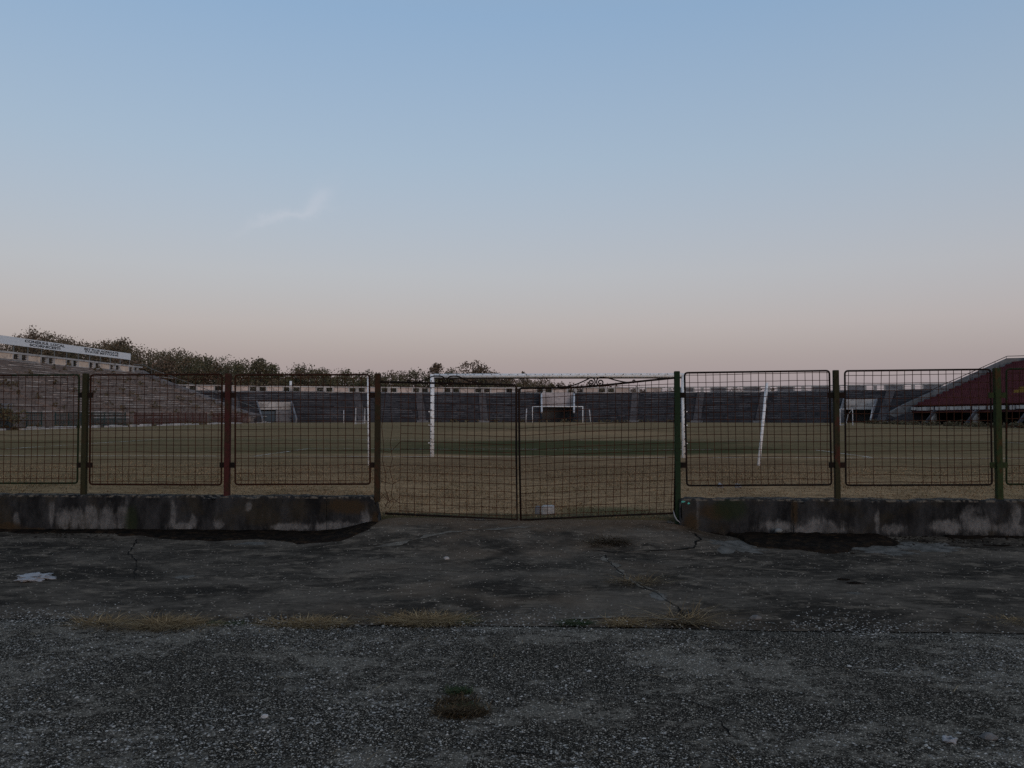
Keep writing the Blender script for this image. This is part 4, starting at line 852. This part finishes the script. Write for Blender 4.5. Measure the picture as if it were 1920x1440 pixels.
# ---- weeds on the stands and round the pitch
def leafball(C, rad, n, size, r): return crown(C, rad, rad * .7, 5, n, size, r)[0]
V = []; pr = random.Random(15)
for q in laisles:
    for k in range(24):
        if pr.random() < .55:
            f = k / 24; V.append(leafball((LX0 - LD * LN * f + pr.uniform(-.3, .3), q + pr.uniform(-.8, .8), LZ0 + (LZ1 - LZ0) * f + .35 + .2), pr.uniform(.2, .5), 40, .12, rng))
for k in range(18):
    f = pr.random(); V.append(leafball((LX0 - LD * LN * f, pr.uniform(62, 124), LZ0 + (LZ1 - LZ0) * f + .5), pr.uniform(.2, .5), 30, .14, rng))
V = np.concatenate(V); me = npmesh('weeds', V, np.arange(len(V)).reshape(-1, 4), M_LEAF); a_ = me.attributes.new('tone', 'FLOAT', 'POINT'); a_.data.foreach_set('value', np.full(len(V), .45, np.float32))
tag(link('stand_weeds', me), 'dark weeds growing on the steps of the left stand', 'weeds', None, 'stuff')
V = []
for k in range(150):
    X = pr.uniform(-44, 62); V.append(leafball((X, 133.2 + pr.uniform(-.5, .4), ZP + .15), pr.uniform(.2, .55), 26, .13, rng))
for k in range(150):
    Y = pr.uniform(76, 118); V.append(leafball((42.6 + pr.uniform(-.9, .9), Y, ZP + .1), pr.uniform(.25, .6), 30, .13, rng))
for k in range(60):
    Y = pr.uniform(58, 110); V.append(leafball((LX0 + 1.5 + pr.uniform(-.3, .3), Y, ZP + .1), pr.uniform(.15, .4), 26, .12, rng))
V = np.concatenate(V); me = npmesh('weeds', V, np.arange(len(V)).reshape(-1, 4), M_LEAF); a_ = me.attributes.new('tone', 'FLOAT', 'POINT'); a_.data.foreach_set('value', np.full(len(V), .3, np.float32))
tag(link('edge_weeds', me), 'rough dark weeds along the edges of the pitch', 'weeds', None, 'stuff')
q = gp(8, 804, ZP); sh = empty('shrub', (-44.6, 64.5, ZP), 'scrubby green shrub at the far left foot of the left stand', 'shrub')
v, bc = crown((-44.6, 64.5, ZP + 1.0), 1.6, .9, 14, 700, .12, rng); me = npmesh('foliage', v, np.arange(len(v)).reshape(-1, 4), M_LEAF); a_ = me.attributes.new('tone', 'FLOAT', 'POINT'); a_.data.foreach_set('value', np.full(len(v), .2, np.float32)); link('foliage', me, sh)
m = MB(); limbs(m, (-44.6, 64.5, ZP - .1), (-44.6, 64.5, ZP + 1.5), 1.5, bc, pr, 8); m.build('stems', M_BARK, sh)
# ---- grass blades
def blademat(n, a, b, c):
    t = NT(n); i = t.island(); t.col(t.mix(t.step(i, .8, .95), t.mix(i, a, b), c)); t.b.inputs['Roughness'].default_value = .7; return t.m
M_STRAW = blademat('dry_straw', (.105, .066, .029), (.29, .198, .098), (.40, .30, .165)); M_GBLADE = blademat('green_blade', (.018, .034, .014), (.045, .07, .026), (.12, .10, .05)); M_TURF_ = blademat('dry_turf', (.27, .178, .098), (.44, .300, .172), (.19, .155, .075)); M_BROWNB = blademat('brown_blade', (.026, .018, .010), (.075, .048, .024), (.14, .10, .055))
t = NT('dry_turf_patchy'); i_ = t.island(); c = t.mix(i_, (.26, .165, .088), (.43, .285, .158)); c = t.mix(t.step(i_, .84, .95), c, (.17, .14, .066))
pt = t.step(t.math('ADD', t.math('MULTIPLY', t.noise(1.6, 7, (.5, 1.5, 1), .72), .6), t.math('MULTIPLY', t.noise(6, 5, (.6, 1.4, 1), .7), .4)), .47, .60)
c = t.mix(t.math('MULTIPLY', pt, .9), c, t.mix(.7, c, (.045, .030, .018))); c = t.mix(t.math('MULTIPLY', t.step(t.noise(.45, 4), .52, .66), .5), c, (.15, .125, .062))
x_, y_, z_ = t.xyz(); gd = t.math('ADD', t.math('POWER', t.math('DIVIDE', t.math('SUBTRACT', x_, .75), 1.0), 2), t.math('POWER', t.math('DIVIDE', t.math('SUBTRACT', y_, 12.0), .7), 2))
c = t.mix(t.math('MULTIPLY', t.step(t.math('ADD', gd, t.math('MULTIPLY', t.noise(5, 4), .9)), 1.5, .4), .8), c, (.085, .095, .045))
t.col(c); M_TURF = t.m
def blades(X, Y, Z, L, wd_, lean, r, flat=0.0):
    n = len(X); a = r.random(n) * 6.283; el_ = (r.random(n) * .9 + .25) * (1 - flat) + flat * .12; hx, hy = np.cos(a), np.sin(a)
    B = np.stack([X, Y, Z], -1); side = np.stack([-hy, hx, 0 * hx], -1) * (wd_ * .5)[:, None]
    M = B + np.stack([hx * np.cos(el_) * L * .5, hy * np.cos(el_) * L * .5, np.sin(el_) * L * .55], -1)
    Tp = B + np.stack([hx * np.cos(el_ * .6) * L, hy * np.cos(el_ * .6) * L, np.sin(el_ * lean) * L * .8], -1)
    v = np.stack([B - side, B + side, M + side * .8, M - side * .8, Tp], 1).reshape(-1, 3); i = 5 * np.arange(n)[:, None]
    return v, np.concatenate([i + np.array([[0, 1, 2]]), i + np.array([[0, 2, 3]]), i + np.array([[3, 2, 4]])])
def tuft(px0, px1, py, n, L, mat, lab, depth=.10, flat=.84, wdt=.0046):
    n = int(n * 2.0); L = L * 1.2
    a, b = gp(px0, py, 0), gp(px1, py, 0); c = (a + b) / 2; hw = (b.x - a.x) / 2
    g = np.clip(rng.normal(0, .45, n), -1, 1); X = c.x + hw * g; dn = (fbm(X * 6, 2.2, px0) > (.36 if py < 1250 else .1)); X = X[dn]; n = len(X)
    Y = c.y + depth * rng.normal(0, .5, n); Z = z_apron(X, Y) - (.02 if py < 1250 else .003); flat = flat if py < 1250 else .45; Lb = L * (.5 + 1.5 * rng.random(n) ** 2)
    v, f = blades(X, Y, Z, Lb, wdt * (.6 + .8 * rng.random(n)), .9, rng, flat)
    tag(link('grass_tuft', npmesh('grass_tuft', v, f, mat)), lab, 'grass tuft', 'grass tufts in the asphalt')
for a in [(150, 385, 1171, 2300, .14, M_STRAW, 'long dry straw tuft at the left end of the asphalt joint', .09), (145, 360, 1177, 1800, .08, M_BROWNB, 'dark brown grass matted under the leftmost straw tuft', .08), (360, 470, 1168, 420, .06, M_GBLADE, 'green grass tuft between the two left straw tufts', .06), (500, 665, 1168, 1100, .12, M_STRAW, 'second straw tuft from the left on the asphalt joint', .07), (500, 655, 1171, 1100, .07, M_BROWNB, 'dark matted grass under the second straw tuft', .06),
          (720, 870, 1164, 1200, .14, M_STRAW, 'straw tuft left of the picture middle on the joint', .07), (722, 830, 1168, 1000, .08, M_BROWNB, 'dark brown mat under the middle straw tuft', .06), (840, 895, 1162, 420, .08, M_GBLADE, 'green tuft at the right end of the middle straw tuft', .06), (1052, 1110, 1167, 380, .07, M_GBLADE, 'lone small green tuft on the asphalt joint', .05), (1135, 1225, 1168, 520, .10, M_STRAW, 'loose straw right of the lone green tuft', .06), (1225, 1330, 1167, 380, .09, M_BROWNB, 'thin brown grass at the right of the joint tufts', .05), (1230, 1330, 1165, 90, .28, M_STRAW, 'few long straw stalks lying at the joint', .05),
          (1835, 1990, 1165, 320, .10, M_STRAW, 'straw tuft at the right edge of the asphalt joint', .03),
          (1105, 1178, 1028, 900, .14, M_BROWNB, 'brown dead grass clump on the far slab below the gate', .16), (1100, 1165, 1030, 260, .18, M_STRAW, 'straw stalks in the clump below the gate', .14), (1170, 1215, 1030, 160, .10, M_BROWNB, 'thin brown grass right of the clump below the gate', .05), (1150, 1225, 1096, 520, .12, M_BROWNB, 'lower brown grass clump on the far slab', .07), (1160, 1230, 1092, 130, .18, M_STRAW, 'straw stalks over the lower brown clump', .07),
          (836, 884, 1298, 380, .030, M_GBLADE, 'dark green tuft in the stony near asphalt', .045), (815, 915, 1338, 1300, .036, M_BROWNB, 'brown mossy tuft in the stony near asphalt', .075), (836, 912, 1330, 130, .034, M_GBLADE, 'green blades behind the brown mossy tuft', .06), (815, 895, 1318, 480, .032, M_BROWNB, 'thin reddish grass between the green and the brown tuft', .11),
          (745, 800, 987, 300, .12, M_STRAW, 'dry straw on the ramp below the left gate leaf', .10), (880, 960, 985, 260, .08, M_STRAW, 'straw heap on the ramp under the gate meeting line', .06), (1080, 1160, 986, 320, .10, M_STRAW, 'reddish straw on the ramp below the right gate leaf', .10), (660, 715, 999, 260, .08, M_GBLADE, 'green tuft at the foot of the left wall end', .04), (290, 410, 1003, 90, .10, M_STRAW, 'straw scraps on the moss before the left wall', .06), (1270, 1310, 1012, 260, .08, M_BROWNB, 'brown grass by the foot of the right wall end', .08), (940, 975, 968, 300, .10, M_BROWNB, 'dark weed under the meeting point of the gate leaves', .06)]:
    tuft(*a)
# dead stalks fallen on the stony slab
n = 90; Y = 3.6 + 2.7 * rng.random(n); X = (rng.random(n) * 2 - 1) * Y * .7; v, f = blades(X, Y, z_apron(X, Y) + .004, .05 + .12 * rng.random(n), np.full(n, .0025), .3, rng, .9)
tag(link('fallen_stalks', npmesh('fallen_stalks', v, f, M_STRAW)), 'dry stalks fallen about on the near asphalt', 'stalks', None, 'stuff')
# turf of the pitch, thinning with distance
N = 230000; Y = 11.35 + 12.0 * rng.random(N) ** 1.6; X = (rng.random(N) * 2 - 1) * (Y * .78 + 1.0)
k_ = rng.random(N) < np.clip(fbm(X * 1.2, Y * 1.2, 12) * 1.9 - .35, .05, 1) * (1 - sstep(18, 23, Y)); X, Y = X[k_], Y[k_]; n = len(X)
v, f = blades(X, Y, z_pitch(X, Y) - .004, (.025 + .05 * rng.random(n)) * (.6 + .9 * fbm(X * .8, Y * .8, 33)), (.004 + .006 * rng.random(n)) * (1 + (Y - 11) * .06), .8, rng, .15)
tag(link('pitch_turf', npmesh('pitch_turf', v, f, M_TURF)), 'dry brown turf of the pitch behind the fence', 'grass', None, 'stuff')
# ================================================================== LITTER AND ODDS
def lump(name, c, sx_, sy_, sz_, mat, lab, cat, seed, hole=False, rot=0.0, amp=.35, n=22, m=12, group=None):
    v = []; f = []
    for i in range(m + 1):
        for j in range(n):
            u = 2 * math.pi * j / n
            if hole: ph = 2 * math.pi * i / m; x, y, z = (1 + .42 * math.cos(ph)) * math.cos(u), (1 + .42 * math.cos(ph)) * math.sin(u), .42 * math.sin(ph)
            else: ph = -math.pi / 2 + math.pi * i / m; x, y, z = math.cos(ph) * math.cos(u), math.cos(ph) * math.sin(u), math.sin(ph)
            k = 1 + amp * mnoise.noise((x * 1.6 + seed, y * 1.6, z * 1.6)) + amp * .6 * mnoise.noise((x * 4 + seed, y * 4, z * 4 + 3))
            x, y, z = x * sx_ * k, y * sy_ * k, z * sz_ * k; ca, sa = math.cos(rot), math.sin(rot); v.append((c[0] + x * ca - y * sa, c[1] + x * sa + y * ca, c[2] + z))
    for i in range(m):
        for j in range(n): f.append((i * n + j, i * n + (j + 1) % n, (i + 1) * n + (j + 1) % n, (i + 1) * n + j))
    return tag(link(name, npmesh(name, v, f, mat, hole)), lab, cat, group)
M_PLASTIC = NT('white_plastic'); M_PLASTIC.col((.27, .275, .29)); M_PLASTIC.b.inputs['Roughness'].default_value = .35; M_PLASTIC = M_PLASTIC.m
M_ROCK = worn('grey_stone', (.10, .10, .10), (.17, .165, .16), 14, None, 2, .9, .6); M_BLOCK = worn('pale_block', (.30, .295, .29), (.42, .41, .40), 7, (.22, .21, .20), 20, .9, .5)
c = gp(66, 1082, .02); lump('plastic_bag', (c.x, c.y, float(z_apron(c.x, c.y)) + .018), .108, .11, .032, M_PLASTIC, 'crumpled white plastic bag lying flat on the left asphalt', 'bag', 2, True, .4, .7, 46, 18)
c = gp(1780, 1394, 0); lump('plastic_scrap', (c.x, c.y, float(z_apron(c.x, c.y)) + .012), .024, .022, .020, M_PLASTIC, 'crumpled white plastic scrap on the stony asphalt lower right', 'litter', 5, True, .2, .6)
c = gp(1854, 1387, 0); lump('stone', (c.x, c.y, float(z_apron(c.x, c.y)) + .006), .035, .03, .018, M_ROCK, 'flat grey stone near the lower right corner', 'stone', 8)
c = gp(1417, 1161, 0); lump('stone', (c.x, c.y, float(z_apron(c.x, c.y)) + .01), .045, .03, .022, M_ROCK, 'angular grey stone on the asphalt joint', 'stone', 11)
c = gp(837, 1042, .05); lump('stone', (c.x, c.y, float(z_apron(c.x, c.y)) + .012), .028, .025, .02, M_BLOCK, 'pale pebble on the far slab below the left gate leaf', 'stone', 13)
c = gp(497, 1346, 0); lump('stone', (c.x, c.y, float(z_apron(c.x, c.y)) + .004), .02, .017, .012, M_BLOCK, 'pale pebble on the stony near asphalt left of middle', 'stone', 14)
for (px, lab, s) in ((1350, 'left of two small white litter scraps on the turf', 31), (1384, 'right of two small white litter scraps on the turf', 35)):
    c = at(px, 911 if px > 1360 else 907, 14.6); lump('litter_scrap', (c.x, 14.6, ZP + .03), .06, .05, .04, M_PLASTIC, lab, 'litter', s, False, .3, .6)
c = gp(1452, 998, .06); lump('crushed_can', (c.x, 10.9, float(z_apron(c.x, 10.9)) + .08), .05, .03, .03, M_STEEL, 'crushed can on the moss at the right wall', 'can', 41, False, .3, .3)
bz = float(z_pitch(.6, 11.9)); a = at(1007, 960, 11.75); b = at(1040.5, 960, 11.75); tz = at(1025, 948.5, 11.75).z
rt = empty('concrete_block', ((a.x + b.x) / 2, 11.8, bz), 'pale concrete block standing behind the right gate leaf', 'block'); MB().cbox(a.x + .06, b.x, 11.72, 11.9, bz - .05, tz, .022).build('block', M_BLOCK, rt)
MB().cbox(a.x - .03, a.x + .05, 11.76, 11.88, bz - .05, tz - .01, .02).build('broken_lug', M_GREYC, rt)
m = MB(); m.tube([P(1261, 956, -.08), P(1263, 966, -.10), P(1267, 973, -.11), P(1273, 978, -.12)], [.004, .008, .009, .003], 6); tag(m.build('plastic_strip', M_PLASTIC, None, True), 'curled white plastic strip at the right gate hinge', 'litter')
# dark lumps laid for worn potholes in the right asphalt, and a moss streak
for i, (px, py, rx, lab) in enumerate([(1600, 1090, 17, 'larger dark pothole patch on the right asphalt'), (1580, 1083, 11, 'smaller dark pothole patch on the right asphalt'), (1875, 1025, 24, 'dark moss streak far right before the wall')]):
    c = gp(px, py, .02); lump('dark_spot', (c.x, c.y, float(z_apron(c.x, c.y)) - .002), rx / F * c.y, .05, .012, M_MOSS, lab, 'moss', 50 + i, False, 0, .6)
# kerb-side vomitory block at the far left of the left stand
MB().box(LX0 - .2, LX0 + .9, 60.5, 66.5, .2, 2.5).build('portal_block', M_GREYC, ls)
